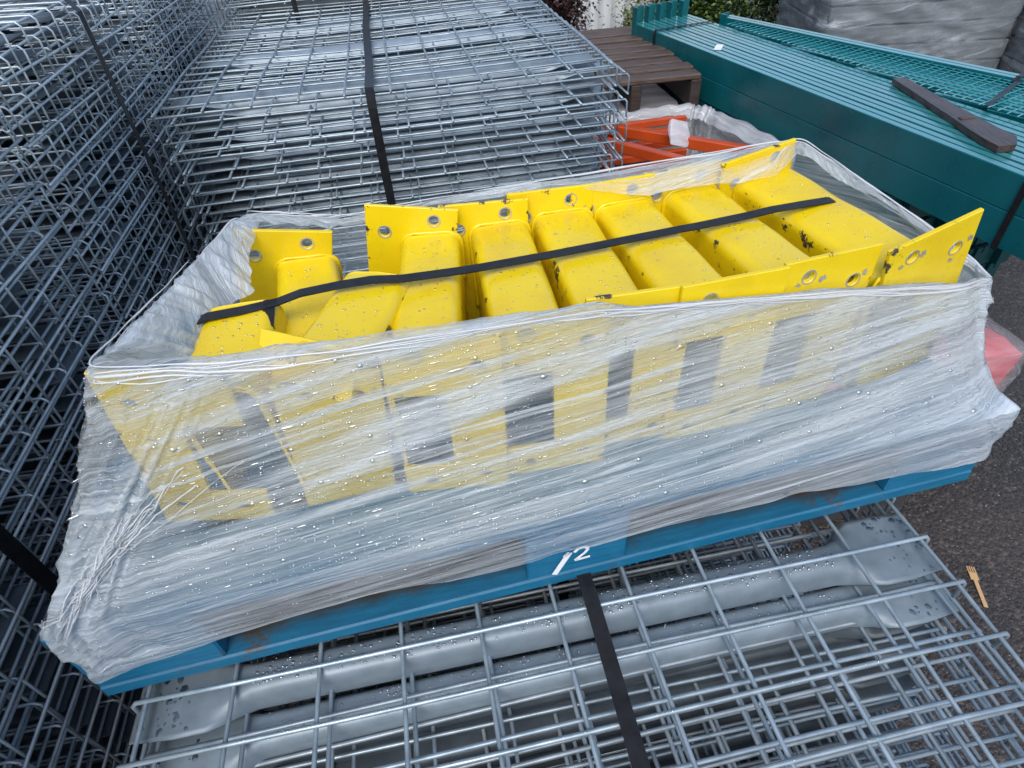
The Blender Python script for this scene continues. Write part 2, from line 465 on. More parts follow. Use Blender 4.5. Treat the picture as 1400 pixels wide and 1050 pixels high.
def deck_curves(Lx, Ly, drop, seed, sag=.0, pitch=.0686, mid=False, outer=0.):
    """centre lines of long wires (X, bent down at both ends) and cross wires (Y)"""
    rr = random.Random(seed)
    ny = max(3, int(round(Ly/pitch))); hx = Lx/2
    ph = [rr.uniform(0, 6.28) for _ in range(6)]
    def dz(x, y): return (sag*(-(1-(x/hx)**2))*(.4+.6*math.sin(y*2.3+ph[0])) + .003*math.sin(x*5+ph[1]+y*3) + .002*math.sin(y*9+ph[2]+x*2))
    def warp(x, y): return .003*math.sin(y*4+ph[3])+.002*math.sin(y*11+ph[4])
    longs = []; cross = []
    for j in range(ny+1):
        y = -Ly/2 + Ly*j/ny + rr.uniform(-.002, .002)
        e1 = rr.uniform(-.004, .004); e2 = rr.uniform(-.004, .004); yb = rr.uniform(-.003, .003)
        pts = []
        dl = drop*rr.uniform(.96, 1.05)
        pts.append((-hx+e1*.3, y+yb, -dl)); pts.append((-hx+e1*.2, y, -.008)); pts.append((-hx+.006, y, -.001))
        for k in range(1, 8):
            x = -hx + Lx*k/8; pts.append((x, y+.0012*math.sin(x*7+j), 0))
        pts.append((hx-.006, y, -.001)); pts.append((hx+e2*.2, y, -.008)); pts.append((hx+e2*.3, y+yb, -dl))
        longs.append([(a+warp(a, b)*.5, b, c+dz(a, b)) for a, b, c in pts])
    for i in range(NXW):
        x = -hx*.97 + Lx*.97*i/(NXW-1)
        pts = [(x + .0015*math.sin(k*1.3+i), -Ly/2-.008+(Ly+.016)*k/10) for k in range(11)]
        cross.append([(a, b, dz(a, b)-.0052) for a, b in pts])
    for s in (-1, 1):
        for zz in ([-drop] + ([-drop*.5] if mid else [])):
            pts = [(s*(hx-.0045+outer), -Ly/2-.008+(Ly+.016)*k/10) for k in range(11)]
            cross.append([(a, b, zz+dz(a, b)+.002) for a, b in pts])
    return longs, cross

WR = .0029
def deck_variant(Lx, Ly, drop, seed, sag, mat, mats, mid=False, r=WR, cwid=.046, chgt=.046, outer=0., top=False, rx=None):
    lo, cr = deck_curves(Lx, Ly, drop, seed, sag, mid=mid, outer=outer)
    b = MB()
    for p in lo: b.tube(p, rx or r, 6)
    for k, p in enumerate(cr): b.tube([(x, y, z+.0104) for x, y, z in p] if top and k < NXW else p, r, 6)
    return b.mesh('wire_mesh', mat, True), channel_mesh('support_channel', Lx-.02, mats, cwid, chgt)

def stack(cx, cy, ztop, n, pitch, variants, Ly, jx, jy, jr, label_f, group, seed, zz=0, rotj=None):
    rr = random.Random(seed)
    chy = [Ly/2-.175, 0.0, -Ly/2+.175]
    outs = []
    for i in range(n):
        wm, cm = variants[i % len(variants)]
        z = ztop - pitch*i
        if i: z += rr.uniform(-.004, .004)
        x = cx + (zz if i % 2 else -zz) + rr.uniform(-jx, jx); y = cy + rr.uniform(-jy, jy)
        o = empty('wire_deck', (x, y, z), (rr.uniform(-jr, jr)*.5, 0, rr.uniform(-jr, jr)), label=label_f(i), cat='wire deck', group=group)
        link('wire_mesh', wm, o)
        for c in chy: link('support_channel', cm, o, (rr.uniform(-.005, .005), c, -.0095))
        outs.append(o)
    return outs

def ordinal(i): return ['topmost', 'second', 'third', 'fourth', 'fifth', 'sixth', 'seventh', 'eighth', 'ninth', 'tenth'][i]

# back stack: behind the yellow load
vb = [deck_variant(1.09, 1.08, .048, s, sg, M_wire, M_sheet_pale, False, .0026, .080, .024, 0., True) for s, sg in ((1, .009), (2, .002), (3, .003))]
def lab_b(i):
    if i == 0: return 'topmost galvanised wire mesh deck of the bright stack right behind the yellow guards'
    if i < 10: return ordinal(i) + ' wire mesh deck from the top of the bright stack behind the yellow guards'
    return 'dull wire mesh deck low in the stack behind the yellow guards, under the visible layers'
stack(-.09, 1.70, .308, 38, .0262, vb, 1.08, .006, .008, .005, lab_b, 'wire decks stacked behind the wrapped pallet', 11, zz=.016)

# foreground stack: top two decks have every wire as a part of its own
def detailed_deck(x, y, z, rz, seed, label):
    o = empty('wire_deck', (x, y, z), (0, 0, rz), label=label, cat='wire deck', group='wire decks stacked in the foreground')
    lo, cr = deck_curves(1.03, 1.10, .045, seed, .0)
    for p in lo:
        b = MB().tube(p, .0028, 8); w = b.obj('long_wire', M_wire, o, True)
    for p in cr: MB().tube(p, .0028, 8).obj('cross_wire', M_wire, o, True)
    cm = channel_mesh('support_channel', 1.035, M_sheet, .050, .036)
    ch = []
    for c in (.42, 0.0, -.42): ch.append(link('support_channel', cm, o, (0, c, -.0095)))
    return o, ch, lo
FGY = .135-.55
fg1, ch1, lo1 = detailed_deck(0.0, FGY, -.003, 0.0, 21, 'topmost silver wire mesh deck in the foreground, its flared channel ends beaded with rain')
fg2, ch2, _ = detailed_deck(.008, FGY-.045, -.040, .006, 22, 'second silver wire mesh deck from the top in the foreground, shifted towards the viewer')
vf = [deck_variant(1.03, 1.10, .045, s, 0, M_wire_dark if s % 2 else M_wire, M_sheet_dark) for s in (31, 32, 33)]
def lab_f(i):
    if i < 4: return ordinal(i+2) + ' wire mesh deck from the top in the foreground stack, seen through the wires above'
    return 'dark wire mesh deck deep in the foreground stack, glimpsed through the wires above'
stack(0.0, FGY-.01, -.078, 19, .037, vf, 1.10, .016, .03, .014, lab_f, 'wire decks stacked in the foreground', 5)

# the stack that carries the blue pallet
vu = [deck_variant(1.00, .86, .045, 41, 0, M_wire_dark, M_sheet_dark)]
stack(0.0, .62, -.008, 21, .037, vu, .86, .008, .004, .004,
      lambda i: 'dark wire mesh deck of the stack hidden under the blue pallet', 'wire decks under the blue pallet', 6)

# tall stacks on the left and at the back
va = [deck_variant(1.04, 1.12, .062, s, -.02, M_wire_dark, M_sheet_dark, False, .0025, .046, .046, .0085, False, .0020) for s in (51, 52, 53)]
stack(-1.205, .135, .56, 48, .0275, va, 1.12, .003, .010, .002,
      lambda i: 'topmost wire mesh deck of the tall near stack filling the left edge' if i == 0 else 'dull wire mesh deck in the tall near stack filling the left edge', 'wire decks in the tall stack at the left edge', 61, zz=.008)
va2 = [deck_variant(1.04, .74, .062, s, -.015, M_wire_dark, M_sheet_dark, False, .0025, .046, .046, .0085, False, .0020) for s in (54, 55, 56)]
stack(-1.21, 1.105, .545, 48, .0275, va2, .74, .003, .010, .002,
      lambda i: 'topmost wire mesh deck of the middle left stack, where the long black strap bends' if i == 0 else 'dull wire mesh deck in the middle left stack, bound by the long black strap', 'wire decks in the middle stack on the left', 62, zz=.008)
va3 = [deck_variant(1.04, .80, .062, s, -.01, M_wire_dark, M_sheet_dark, False, .0025, .046, .046, .0085, False, .0020) for s in (57, 58)]
stack(-1.215, 1.93, .52, 48, .0275, va3, .80, .003, .010, .002,
      lambda i: 'topmost wire mesh deck of the far left stack at the top edge' if i == 0 else 'dull wire mesh deck in the far left stack at the top edge', 'wire decks in the far stack on the left', 63, zz=.008)
va4 = [deck_variant(1.10, 1.0, .05, s, .0, M_wire_dark, M_sheet_dark) for s in (59, 60)]
stack(-.13, 2.87, .60, 35, .040, va4, 1.0, .008, .015, .01,
      lambda i: 'grey wire mesh deck in the rear stack at the top edge, beyond the bright stack', 'wire decks in the rear stack', 64)

# straps
def strap(name, pts, w, side, label, t=.0011):
    o = MB().strip(pts, w, t, side).obj(name, M_strap)
    return tag(o, label, 'strap')
def box_strap(axis, c, lo, hi, zt, zb, w, label, sag=0):
    """band round a stack in the plane axis=c; over the top and down both sides"""
    pts = []
    if axis == 'x':      # runs along y
        e = .006
        pts = [(c, lo-e, zb), (c, lo-e, zt-.03), (c+.001, lo-e*.5, zt-.003), (c, lo+.02, zt+.007)]
        for k in range(1, 8): pts.append((c+.002*math.sin(k), lo+(hi-lo)*k/8, zt+.006-sag*math.sin(math.pi*k/8)))
        pts += [(c, hi-.02, zt+.007), (c, hi+e, zt-.01), (c, hi+e, zb)]
        side = (1, 0, 0)
    else:
        e = .006
        pts = [(hi+e, c, zb), (hi+e*1.4, c+.003, (zt+zb)/2), (hi+e, c, zt-.02), (hi-.01, c, zt+.006)]
        for k in range(1, 6): pts.append((hi-(hi-lo)*k/6, c, zt+.006))
        pts += [(lo-e, c, zt-.01), (lo-e, c, zb)]
        side = (0, 1, 0)
    return strap('strap', pts, w, side, label)
box_strap('x', -.155, 1.135, 2.26, .315, -.7, .021, 'black plastic strap running down the middle of the bright wire deck stack', .004)
box_strap('x', .043, FGY-.56, FGY+.55, .001, -.75, .019, 'black wet strap across the foreground wire decks below the blue pallet')
box_strap('y', 1.10, -1.73, -.667, .548, -.75, .020, 'black strap down the left mesh wall, from the top edge to behind the wrapped load')
box_strap('y', .175, -1.73, -.667, .562, -.75, .026, 'black strap at the lower left, ending behind the corner of the blue pallet')
box_strap('x', -.415, 2.345, 3.38, .606, -.75, .018, 'short thin black strap at the top edge on the rear stack')

# ------------------------------------------------------------------ blue pallet
PA = math.atan(.059/1.2)
pal = empty('blue_pallet', (-.545, .010, 0), (0, 0, PA), label='worn blue timber pallet under the film-wrapped yellow guards', cat='pallet')
LX, LY = 1.172, .585
def pboard(name, x0, x1, y0, y1, z0, z1, m): MB().cbox(x0, x1, y0, y1, z0, z1, .0025).obj(name, m, pal)
for k, (a, b) in enumerate(((0, .10), (.16, .25), (.30, .39), (.44, .485 if False else .50))):
    pboard('deck_board', 0, LX, a, b, .122, .144, M_blue)
pboard('deck_board', 0, LX, .515, LY, .122, .144, M_blue)
for a, b in ((0, .145), (.515, .648), (1.027, LX)):
    pboard('cross_board', a, b, .002, LY-.002, .1005, .1215, M_blue)
    for c, d in ((.001, .10), (.245, .345), (.485, LY-.001)):
        pboard('block', a+.001, b-.001, c, d, .0225, .100, M_blue if c < .1 else M_blue_dirty)
for a, b in ((.0, .10), (.245, .345), (.485, LY)):
    pboard('bottom_board', .0, LX, a, b, .0, .022, M_blue_floor)
# painted 1/2 mark on the middle block (thin raised strokes)
def stroke(pts, w):
    b = MB()
    for i in range(len(pts)-1):
        p = Vector((pts[i][0], 0, pts[i][1])); q = Vector((pts[i+1][0], 0, pts[i+1][1]))
        d = (q-p).normalized(); n = Vector((-d.z, 0, d.x))*w/2
        k = len(b.V); y = -.0012
        b.V += [p-n+Vector((0, y, 0)), q-n+Vector((0, y, 0)), q+n+Vector((0, y, 0)), p+n+Vector((0, y, 0))]
        b.F.append((k, k+1, k+2, k+3))
    return b
mk = MB()
for pts, w in (([(.550, .036), (.570, .078)], .008), ([(.570, .078), (.563, .071)], .006),
               ([(.576, .076), (.581, .082), (.590, .083), (.594, .077), (.590, .070), (.577, .058)], .0045), ([(.577, .058), (.597, .059)], .0045)):
    s = stroke(pts, w); k = len(mk.V); mk.V += s.V; mk.F += [tuple(i+k for i in f) for f in s.F]
for v_ in mk.V: v_.z -= .010
mk.obj('painted_mark', M_chalk, pal, label='white hand painted mark on the middle block')

# ------------------------------------------------------------------ yellow guards
PW, PH, PT, CW = .120, .236, .006, .080
def plate_mesh(w=PW, h=PH, t=PT, mirror=False, notch=True, holes=None):
    """flat end plate with two bolt holes and a side notch that opens into the channel; local x right, z up, origin top-left front"""
    cu = bpy.data.curves.new('plate', 'CURVE'); cu.dimensions = '2D'; cu.fill_mode = 'BOTH'
    cu.extrude = t/2-.0008; cu.bevel_depth = .0008; cu.bevel_resolution = 0; cu.resolution_u = 6
    P = [(0, 0), (w, 0), (w, -h), (0, -h)]
    if notch: P = [(0, 0), (w, 0), (w, -h), (.0, -h), (.0, -h+.050), (.060, -h+.050), (.060, -.074), (0, -.074)]
    if mirror: P = [(w-x, y) for x, y in P][::-1]
    sp = cu.splines.new('POLY'); sp.points.add(len(P)-1); sp.use_cyclic_u = True
    for i, (x, y) in enumerate(P): sp.points[i].co = (x, y, 0, 1)
    hs = holes or [(.033, -.022), (w-.024, -.040), (w-.025, -h+.03), (.03, -h+.022)]
    for hx, hy in hs:
        if mirror and not holes: hx = w-hx
        r = .0078
        sp = cu.splines.new('POLY'); sp.points.add(15); sp.use_cyclic_u = True
        for i in range(16):
            a = 2*math.pi*i/16; sp.points[i].co = (hx+r*math.cos(a), hy+r*math.sin(a), 0, 1)
    o = bpy.data.objects.new('tmp', cu); COL.objects.link(o)
    dg = bpy.context.evaluated_depsgraph_get(); dg.update()
    m = bpy.data.meshes.new_from_object(o.evaluated_get(dg))
    bpy.data.objects.remove(o); bpy.data.curves.remove(cu)
    m.transform(Matrix.Rotation(math.pi/2, 4, 'X'))      # xy plane -> xz plane
    m.materials.clear(); m.materials.append(M_yel)
    at = m.attributes.new('wear', 'FLOAT', 'POINT')
    for i, v in enumerate(m.vertices):
        d = min(abs(v.co.x), abs(w-v.co.x), abs(v.co.z))
        at.data[i].value = .9 if d < .003 else .25
    m.polygons.foreach_set('use_smooth', [False]*len(m.polygons))
    return m

def channel_body(w, L, h, t=.004, r=.016, taper=0):
    prof = []
    def arc(cx, cz, r, a0, a1, n=6): return [(cx+r*math.cos(a0+(a1-a0)*k/n), cz+r*math.sin(a0+(a1-a0)*k/n)) for k in range(n+1)]
    outer = [(0, -h)] + [(0, -h*.5)] + arc(r, -r, r, math.pi, math.pi/2) + [(w*.5, .0012)] + arc(w-r, -r, r, math.pi/2, 0) + [(w, -h*.5), (w, -h)]
    inner = [(t, -h), (t, -h*.5)] + arc(r, -r, r-t, math.pi, math.pi/2) + [(w*.5, -t)] + arc(w-r, -r, r-t, math.pi/2, 0) + [(w-t, -h*.5), (w-t, -h)]
    n = len(outer); V = []; F = []; W = []
    NS = 25
    ys = [L*k/(NS-1) for k in range(NS)]
    for y in ys:
        for k, (x, z) in enumerate(outer):
            bump = .0006*math.sin(y*31+k)+.0008*math.sin(y*57+x*90)
            V.append((x, y, z+bump)); W.append(.85 if 2 <= k <= 4 or n-5 <= k <= n-3 else (.2 if k not in (0, n-1) else .8))
        for k, (x, z) in enumerate(inner): V.append((x, y, z)); W.append(.3)
    m2 = 2*n
    for i in range(NS-1):
        for k in range(n-1):
            a = i*m2+k; F.append((a, a+m2, a+m2+1, a+1))
            a = i*m2+n+k; F.append((a, a+1, a+m2+1, a+m2))
        a = i*m2; F.append((a, a+n, a+n+m2, a+m2)); a = i*m2+n-1; F.append((a, a+m2, a+m2+n, a+n))
    for i in (0, NS-1):
        for k in range(n-1):
            a = i*m2+k; f = (a, a+1, a+n+1, a+n); F.append(f if i else f[::-1])
    m = mesh('channel', V, F, M_yel, True)
    at = m.attributes.new('wear', 'FLOAT', 'POINT')
    at.data.foreach_set('value', W)
    return m

pm_front = plate_mesh(); pm_back = plate_mesh(notch=False, holes=[(.024, -.036), (PW-.031, -.017), (.03, -PH+.03)])
pm_back2 = plate_mesh(w=.115, notch=False, holes=[(.024, -.032), (.115-.031, -.016), (.03, -PH+.03)])
pm_mir = plate_mesh(mirror=True); pm_solid = plate_mesh(w=.105, notch=False, holes=[(.03, -.02), (.08, -.03)])
ring_b = MB()
_n = 20; _k = 0
for i in range(_n):
    a = 2*math.pi*i/_n
    for rr_, yy in ((.0078, -.0042), (.0094, -.0042), (.0098, -.003)):
        ring_b.V.append(Vector((rr_*math.cos(a), yy, rr_*math.sin(a))))
for i in range(_n):
    q = (i+1) % _n
    ring_b.F += [(i*3, q*3, q*3+1, i*3+1), (i*3+1, q*3+1, q*3+2, i*3+2)]
M_bare = simple('bare_worn_metal_rim', (.38, .36, .33), (.58, .56, .52), .35, 200, metal=.5)
ring_m = ring_b.mesh('hole_rim', M_bare)

def drops_on_channel(L, w, seed, n=60):
    rr = random.Random(seed); b = MB()
    for i in range(n):
        x = rr.uniform(.014, w-.014); y = rr.uniform(.02, L-.02); r = rr.choice((.0006, .0008, .0010, .0012, .0016))
        b.dome((x, y, .0012), r, (0, 0, 1), rr.uniform(1, 1.5), (rr.uniform(-1, 1), 1, 0), .55, 6)
    for i in range(n//3):
        z = -rr.uniform(.016, .09); y = rr.uniform(.01, L-.02)
        b.dome((-.0002, y, z), rr.uniform(.0008, .0013), (-1, 0, 0), 1.2, (0, 0, 1), .55, 6)
    return b.mesh('water_drops', M_drop, True)

def guard(xf, yf, zf, xb, yb, zb, roll, label, front=pm_front, back=pm_back, cw=CW, ch=.19, frontx=0, fz=0, bz=0, backroll=0, frontroll=0, seed=0, rimf=((.033, -.022), (PW-.024, -.040)), rimb=((.024, -.036), (PW-.031, -.017)), bw=PW):
    """xf..: left edge of channel top at the front plate; xb..: at the back plate"""
    a = Vector((xf, yf, zf)); b = Vector((xb, yb, zb)); d = b-a; L = d.length
    yaw = math.atan2(-d.x, d.y); pitch = math.asin(d.z/L)
    o = empty('yellow_guard', a, label=label, cat='guard', group='yellow steel guards on the pallet')
    o.rotation_euler = (Matrix.Rotation(yaw, 4, 'Z') @ Matrix.Rotation(pitch, 4, 'X') @ Matrix.Rotation(roll, 4, 'Y')).to_euler()
    link('channel', channel_body(cw, L, ch), o)
    if front:
        f = link('end_plate', front, o, (frontx, -PT/2, .033+fz), (0, frontroll, 0))
        for hx, hy in rimf: link('hole_rim', ring_m, f, (hx, .0008, hy))
        if seed in (3, 4, 5, 6):
            rs = random.Random(seed+90)
            for hx, hy, rr0 in ((.048, -.028, .008), (PW-.010, -.034, .006), (.022, -.030, .005), (PW-.030, -.056, .005)):
                sb = MB(); n_ = 14; c0 = Vector((hx+rs.uniform(-.004, .004), -.0034, hy+rs.uniform(-.004, .004)))
                for i in range(n_):
                    a_ = 2*math.pi*i/n_; q_ = rr0*rs.uniform(.35, 1.)
                    sb.V.append(c0+Vector((math.cos(a_)*q_, 0, math.sin(a_)*q_*.8)))
                sb.F.append(tuple(range(n_))); sb.obj('paint_scuff', M_bare, f)
    if back:
        p = link('end_plate', back, o, (cw-bw, L+PT/2, .033+bz), (0, backroll, 0))
        for hx, hy in rimb: link('hole_rim', ring_m, p, (hx, .0008, hy))
    rw = random.Random(seed+40)
    for yy, on in ((L-.0015, back), (.0015, front)):
        if not on: continue
        wp = [(-.001, yy, -ch*.6+ch*.6*k/14-.016) for k in range(15)]+[(.016-.017*math.cos(a), yy, -.016+.017*math.sin(a)) for a in (.4, .8, 1.2)]+[(.016+(cw-.032)*k/10, yy, .0016) for k in range(11)]+[(cw-.016+.017*math.sin(a), yy, -.016+.017*math.cos(a)) for a in (.4, .8, 1.2)]+[(cw+.001, yy, -.016-ch*.3*k/8) for k in range(9)]
        MB().tube([(x+rw.uniform(-.0004, .0004), y, z+rw.uniform(-.0004, .0004)) for x, y, z in wp], [rw.uniform(.0019, .0031) for _ in wp], 6).obj('weld_bead', M_yel, o, True)
    link('water_drops', drops_on_channel(L, cw, seed), o, kind='stuff')
    return o
yF = lambda x: .129+.05*x
yB = lambda x: .400+.05*x
guard(-.150, yF(-.15), .340, -.118, yB(-.118), .338, R_(1.5), 'third yellow guard from the left, its full back plate showing two bolt holes', backroll=R_(7), bz=.012, seed=1)
guard(-.034, yF(-.034)-.004, .340, -.024, yB(-.024), .334, R_(0), 'fourth yellow guard from the left, its back plate edge touching the third', backroll=R_(2), seed=2, cw=.082)
guard(.066, yF(.066)+.009, .336, .067, yB(.067)+.004, .334, R_(1), 'yellow guard in the middle of the row, fifth from the left', seed=3, cw=.085)
guard(.168, yF(.168)-.004, .338, .158, yB(.158), .333, R_(-.5), 'sixth yellow guard from the left, third from the right', seed=4, cw=.085)
guard(.290, yF(.29)+.003, .337, .264, yB(.264)+.004, .334, R_(0), 'yellow guard second from the right end of the row', seed=5, cw=.085)
guard(.418, yF(.418)-.001, .328, .372, yB(.372), .336, R_(-7), 'rightmost yellow guard, its front plate tilted up high above the film', frontroll=R_(-5), fz=.004, seed=6, cw=.092, bw=.115)
# left group
guard(-.262, yF(-.262), .312, -.286, yB(-.28)-.005, .334, R_(5), 'yellow guard half under the askew one, its back plate at the far left corner', front=pm_solid, backroll=R_(8), seed=7, bz=.016, rimf=())
guard(-.360, .118, .344, -.347, .262, .350, R_(-2), 'short yellow guard leftmost on the pallet, a gap between it and its neighbour', front=pm_mir, back=None, seed=8, cw=.086, ch=.17, fz=.014, frontx=-.047, frontroll=R_(9), rimf=())
guard(-.243, .152, .357, -.189, .300, .352, R_(4), 'yellow guard lying askew on top of its neighbour in the left part of the pallet', front=None, back=None, seed=9, cw=.086, ch=.075)
# slanted plate wedge with a bolt hole peeking above the film edge
wb = empty('yellow_guard', (-.270, .190, .358), (R_(-38), R_(2), R_(-30)), label='narrow yellow plate lying slanted with one dark bolt hole, low at the left front', cat='guard', group='yellow steel guards on the pallet')
wpm = plate_mesh(w=.115, h=.055, notch=False, holes=[(.04, -.022)])
link('end_plate', wpm, wb)
MB().cbox(.004, .11, .004, .03, -.050, -.044, .001).obj('flange', M_yel, wb)

# black strap over the guards
pts = [(-.362, .232, .285), (-.358, .235, .33), (-.350, .2365, .3505), (-.338, .238, .3535)]
for x, z in ((-.30, .3535), (-.262, .355), (-.235, .3605), (-.19, .361), (-.155, .3595), (-.12, .353), (-.05, .3480), (-.03, .347), (.04, .3455), (.06, .345), (.12, .3445), (.16, .3445), (.24, .3440), (.26, .3435), (.33, .3440), (.37, .3455), (.42, .3440), (.455, .3425)):
    pts.append((x, .236+(x+.345)*.099, z))
pts += [(.472, .3165, .338), (.480, .317, .32), (.483, .317, .28)]
strap('strap', pts, .0155, (0, 1, 0), 'black strap tied across the tops of all the yellow guards', .0018)
strap('strap', [(-.270, .248, .357), (-.272, .215, .345), (-.270, .19, .28), (-.268, .17, .20)], .013, (1, 0, 0), 'loose black strap tail hanging into the gap between the two leftmost guards', .0015)

# ------------------------------------------------------------------ the stretch film
#            R1 (pallet edge)      R2 (load top rim)       R3 (inner edge)        concavity
ST = [((-.532, .008), (-.395, .100, .402), (-.386, .112, .400), .85),
      ((-.380, .018), (-.300, .096, .391), (-.295, .112, .387), 1.0),
      ((-.200, .027), (-.170, .098, .380), (-.165, .124, .375), 1.0),
      ((.060, .039), (.070, .106, .373), (.070, .1195, .371), 1.0),
      ((.108, .042), (.110, .112, .361), (.110, .1195, .359), 1.0),
      ((.350, .053), (.350, .126, .330), (.350, .1300, .329), .9),
      ((.560, .063), (.530, .136, .303), (.530, .1390, .302), .6),
      ((.627, .068), (.583, .148, .293), (.578, .1500, .293), .33),
      ((.625, .095), (.584, .165, .294), (.579, .167, .294), .33),
      ((.615, .330), (.530, .290, .335), (.524, .288, .334), .4),
      ((.600, .640), (.474, .436, .374), (.462, .420, .366), .4),
      ((.500, .640), (.430, .438, .372), (.425, .405, .338), .5),
      ((.200, .625), (.200, .424, .371), (.200, .395, .345), .5),
      ((.100, .620), (.100, .420, .370), (.100, .414, .366), .5),
      ((-.05, .613), (-.05, .412, .369), (-.05, .408, .366), .5),
      ((-.200, .605), (-.190, .404, .366), (-.190, .398, .356), .5),
      ((-.480, .595), (-.300, .402, .390), (-.290, .396, .380), .5),
      ((-.568, .588), (-.318, .385, .392), (-.300, .345, .365), .6),
      ((-.562, .450), (-.345, .315, .388), (-.300, .288, .345), .8),
      ((-.548, .300), (-.367, .245, .387), (-.338, .262, .335), .85),
      ((-.538, .100), (-.386, .150, .396), (-.348, .180, .338), .85)]
def build_film():
    K = len(ST)
    P1 = np.array([(a[0], a[1], .148) for a, _, _, _ in ST]); P2 = np.array([b for _, b, _, _ in ST]); P3 = np.array([c for _, _, c, _ in ST])
    CC = np.array([d for _, _, _, d in ST])
    seg = np.linalg.norm(np.roll(P1, -1, 0)-P1, axis=1); cum = np.concatenate([[0], np.cumsum(seg)]); T = cum[-1]
    N = 1000
    s = np.linspace(0, T, N, endpoint=False)
    k = np.clip(np.searchsorted(cum, s, side='right')-1, 0, K-1); f = ((s-cum[k])/seg[k])
    def ip(A): return A[k]*(1-f)[:, None] + A[(k+1) % K]*f[:, None]
    A1, A2, A3 = ip(P1), ip(P2), ip(P3); C = CC[k]*(1-f)+CC[(k+1) % K]*f
    cen = np.array([0.02, .3, 0])
    out = A1-cen; out[:, 2] = 0
    # outward normal from the perimeter tangent
    tg = np.roll(A1, -1, 0)-np.roll(A1, 1, 0); tg /= np.linalg.norm(tg, axis=1)[:, None]
    nr = np.stack([tg[:, 1], -tg[:, 0], 0*tg[:, 0]], 1)
    rows = []; vv = []
    n0, n1, n2 = 14, 116, 7
    low = .078+.010*vnoise(3, s*4, s*0)+.006*vnoise(5, s*22, s*0)
    # film hangs lower at the corners
    for c0, amp, wd in ((0., .030, .16), (T, .030, .16), (cum[7], .035, .14)): low -= amp*np.exp(-((s-c0)/wd)**2)
    for i in range(n0):
        t = i/(n0-1); p = A1.copy(); p[:, 2] = low*(1-t)+.146*t; p += nr*.004
        rows.append(p); vv.append((p[:, 2]-.148))
    H = np.linalg.norm(A2-A1, axis=1)
    for i in range(1, n1+1):
        t = i/n1; z = A1[:, 2]*(1-t)+A2[:, 2]*t
        h = t**C if i < n1 else np.ones(N)
        p = A1*(1-h)[:, None]+A2*h[:, None]; p[:, 2] = z + .002; p += nr*(.004*(1-t)+.001)[:, None] if False else nr*(.004*(1-t)+.001)
        rows.append(p); vv.append(t*H)
    for i in range(1, n2+1):
        t = i/n2; p = A2*(1-t)+A3*t; p[:, 2] += .002+.005*math.sin(math.pi*t); rows.append(p); vv.append(H+t*.03)
    G = np.array(rows); VV = np.array(vv); R = len(rows)
    U = np.broadcast_to(s, (R, N))
    # creases
    fan = .10
    W1 = VV-U*fan*.2; W2 = VV-U*fan; W3 = VV-U*fan*1.9
    rid = lambda x: 1-np.abs(x)*2
    d = .0008*vnoise(11, U*5, W1*170)+.0012*vnoise(12, U*2.6, W2*60)+.0012*vnoise(13, U*1.6, W3*15)
    # crinkles near the left and right corners, gathered vertical folds
    def bump_at(c0, wd): return np.exp(-((U-c0)/wd)**2)+np.exp(-((U-c0-T)/wd)**2)+np.exp(-((U-c0+T)/wd)**2)
    cr = bump_at(-.02, .13)+bump_at(cum[7], .07)+.8*bump_at(cum[18], .25)
    d += cr*(.0034*rid(vnoise(15, U*30, VV*9+U*20))+.0030*rid(vnoise(16, U*55+VV*40, VV*16))-.003)
    uc = .015+.15*(np.clip(VV, 0, .4)/.3)**1.6; q = U-uc
    gm = (np.exp(-(q/.045)**2)+np.exp(-((q-T)/.045)**2))*np.exp(-((VV-.06)/.17)**4)
    d += gm*.0055*(rid(vnoise(21, q*95+VV*12, VV*13))+.7*rid(vnoise(22, q*210, VV*26+q*30)))
    # pinch towards the lower left corner of the pallet
    mask = np.ones((R, 1)); mask[:3] = .3
    G = G + nr[None]*(d*mask)[..., None]
    G[-3:, :, 2] += .004*vnoise(17, U[-3:]*22, VV[-3:]*30)+.0007*vnoise(18, U[-3:]*90, VV[-3:]*30)
    idx = np.arange(R*N).reshape(R, N)
    a = idx[:-1]; b = np.roll(idx, -1, 1)[:-1]; c = np.roll(idx, -1, 1)[1:]; e = idx[1:]
    F = np.stack([a, b, c, e], -1).reshape(-1, 4)
    m = bpy.data.meshes.new('film_wall'); m.from_pydata(G.reshape(-1, 3).tolist(), [], F.tolist())
    m.materials.append(M_film)
    # layers: where the winds overlap the film is whiter
    lay = np.zeros((R, N))
    def band(slope, v0, wd, amp, u0=-9, u1=9):
        x = VV-(U*slope+v0); g = np.exp(-(x/wd)**4)*amp
        return g*(1/(1+np.exp(-(U-u0)*40)))*(1/(1+np.exp((U-u1)*40)))
    lay += band(.17, .085, .018, .40, .25, 1.15)+band(.17, .105, .006, .45, .3, 1.15)
    lay += band(.115, .195, .010, .45, .1, .85)+band(.30, .02, .012, .35, .1, .5)+band(.02, .03, .03, .12)
    lay += band(.10, .235, .008, .3, .0, .8)+band(.05, .10, .004, .35, .0, 1.2)+band(.07, .06, .005, .35, .0, 1.2)+band(.22, .05, .004, .35, .2, 1.1)
    lay += .04/(1+np.exp((VV-.045)*60))+.10/(1+np.exp(-(VV-.16)*30))-.06*(VV < .12)                           # several turns round the pallet edge
    lay += .42/(1+np.exp(-(U-.74)*11))*(U < 1.25)                  # right end wrapped thicker
    lay -= .26*bump_at(.03, .085)*(VV > .10)*(VV < .6)            # nearly clear over the left plate
    lay -= .10*bump_at(.55, .12)*(VV > .12)
    lay += .35*cr*(VV < .16)*.8
    lay += gm*(.30+.45*rid(vnoise(21, q*95+VV*12, VV*13)))
    lay[-n2-3:] += .30
    lay[-n2-1:] -= .0
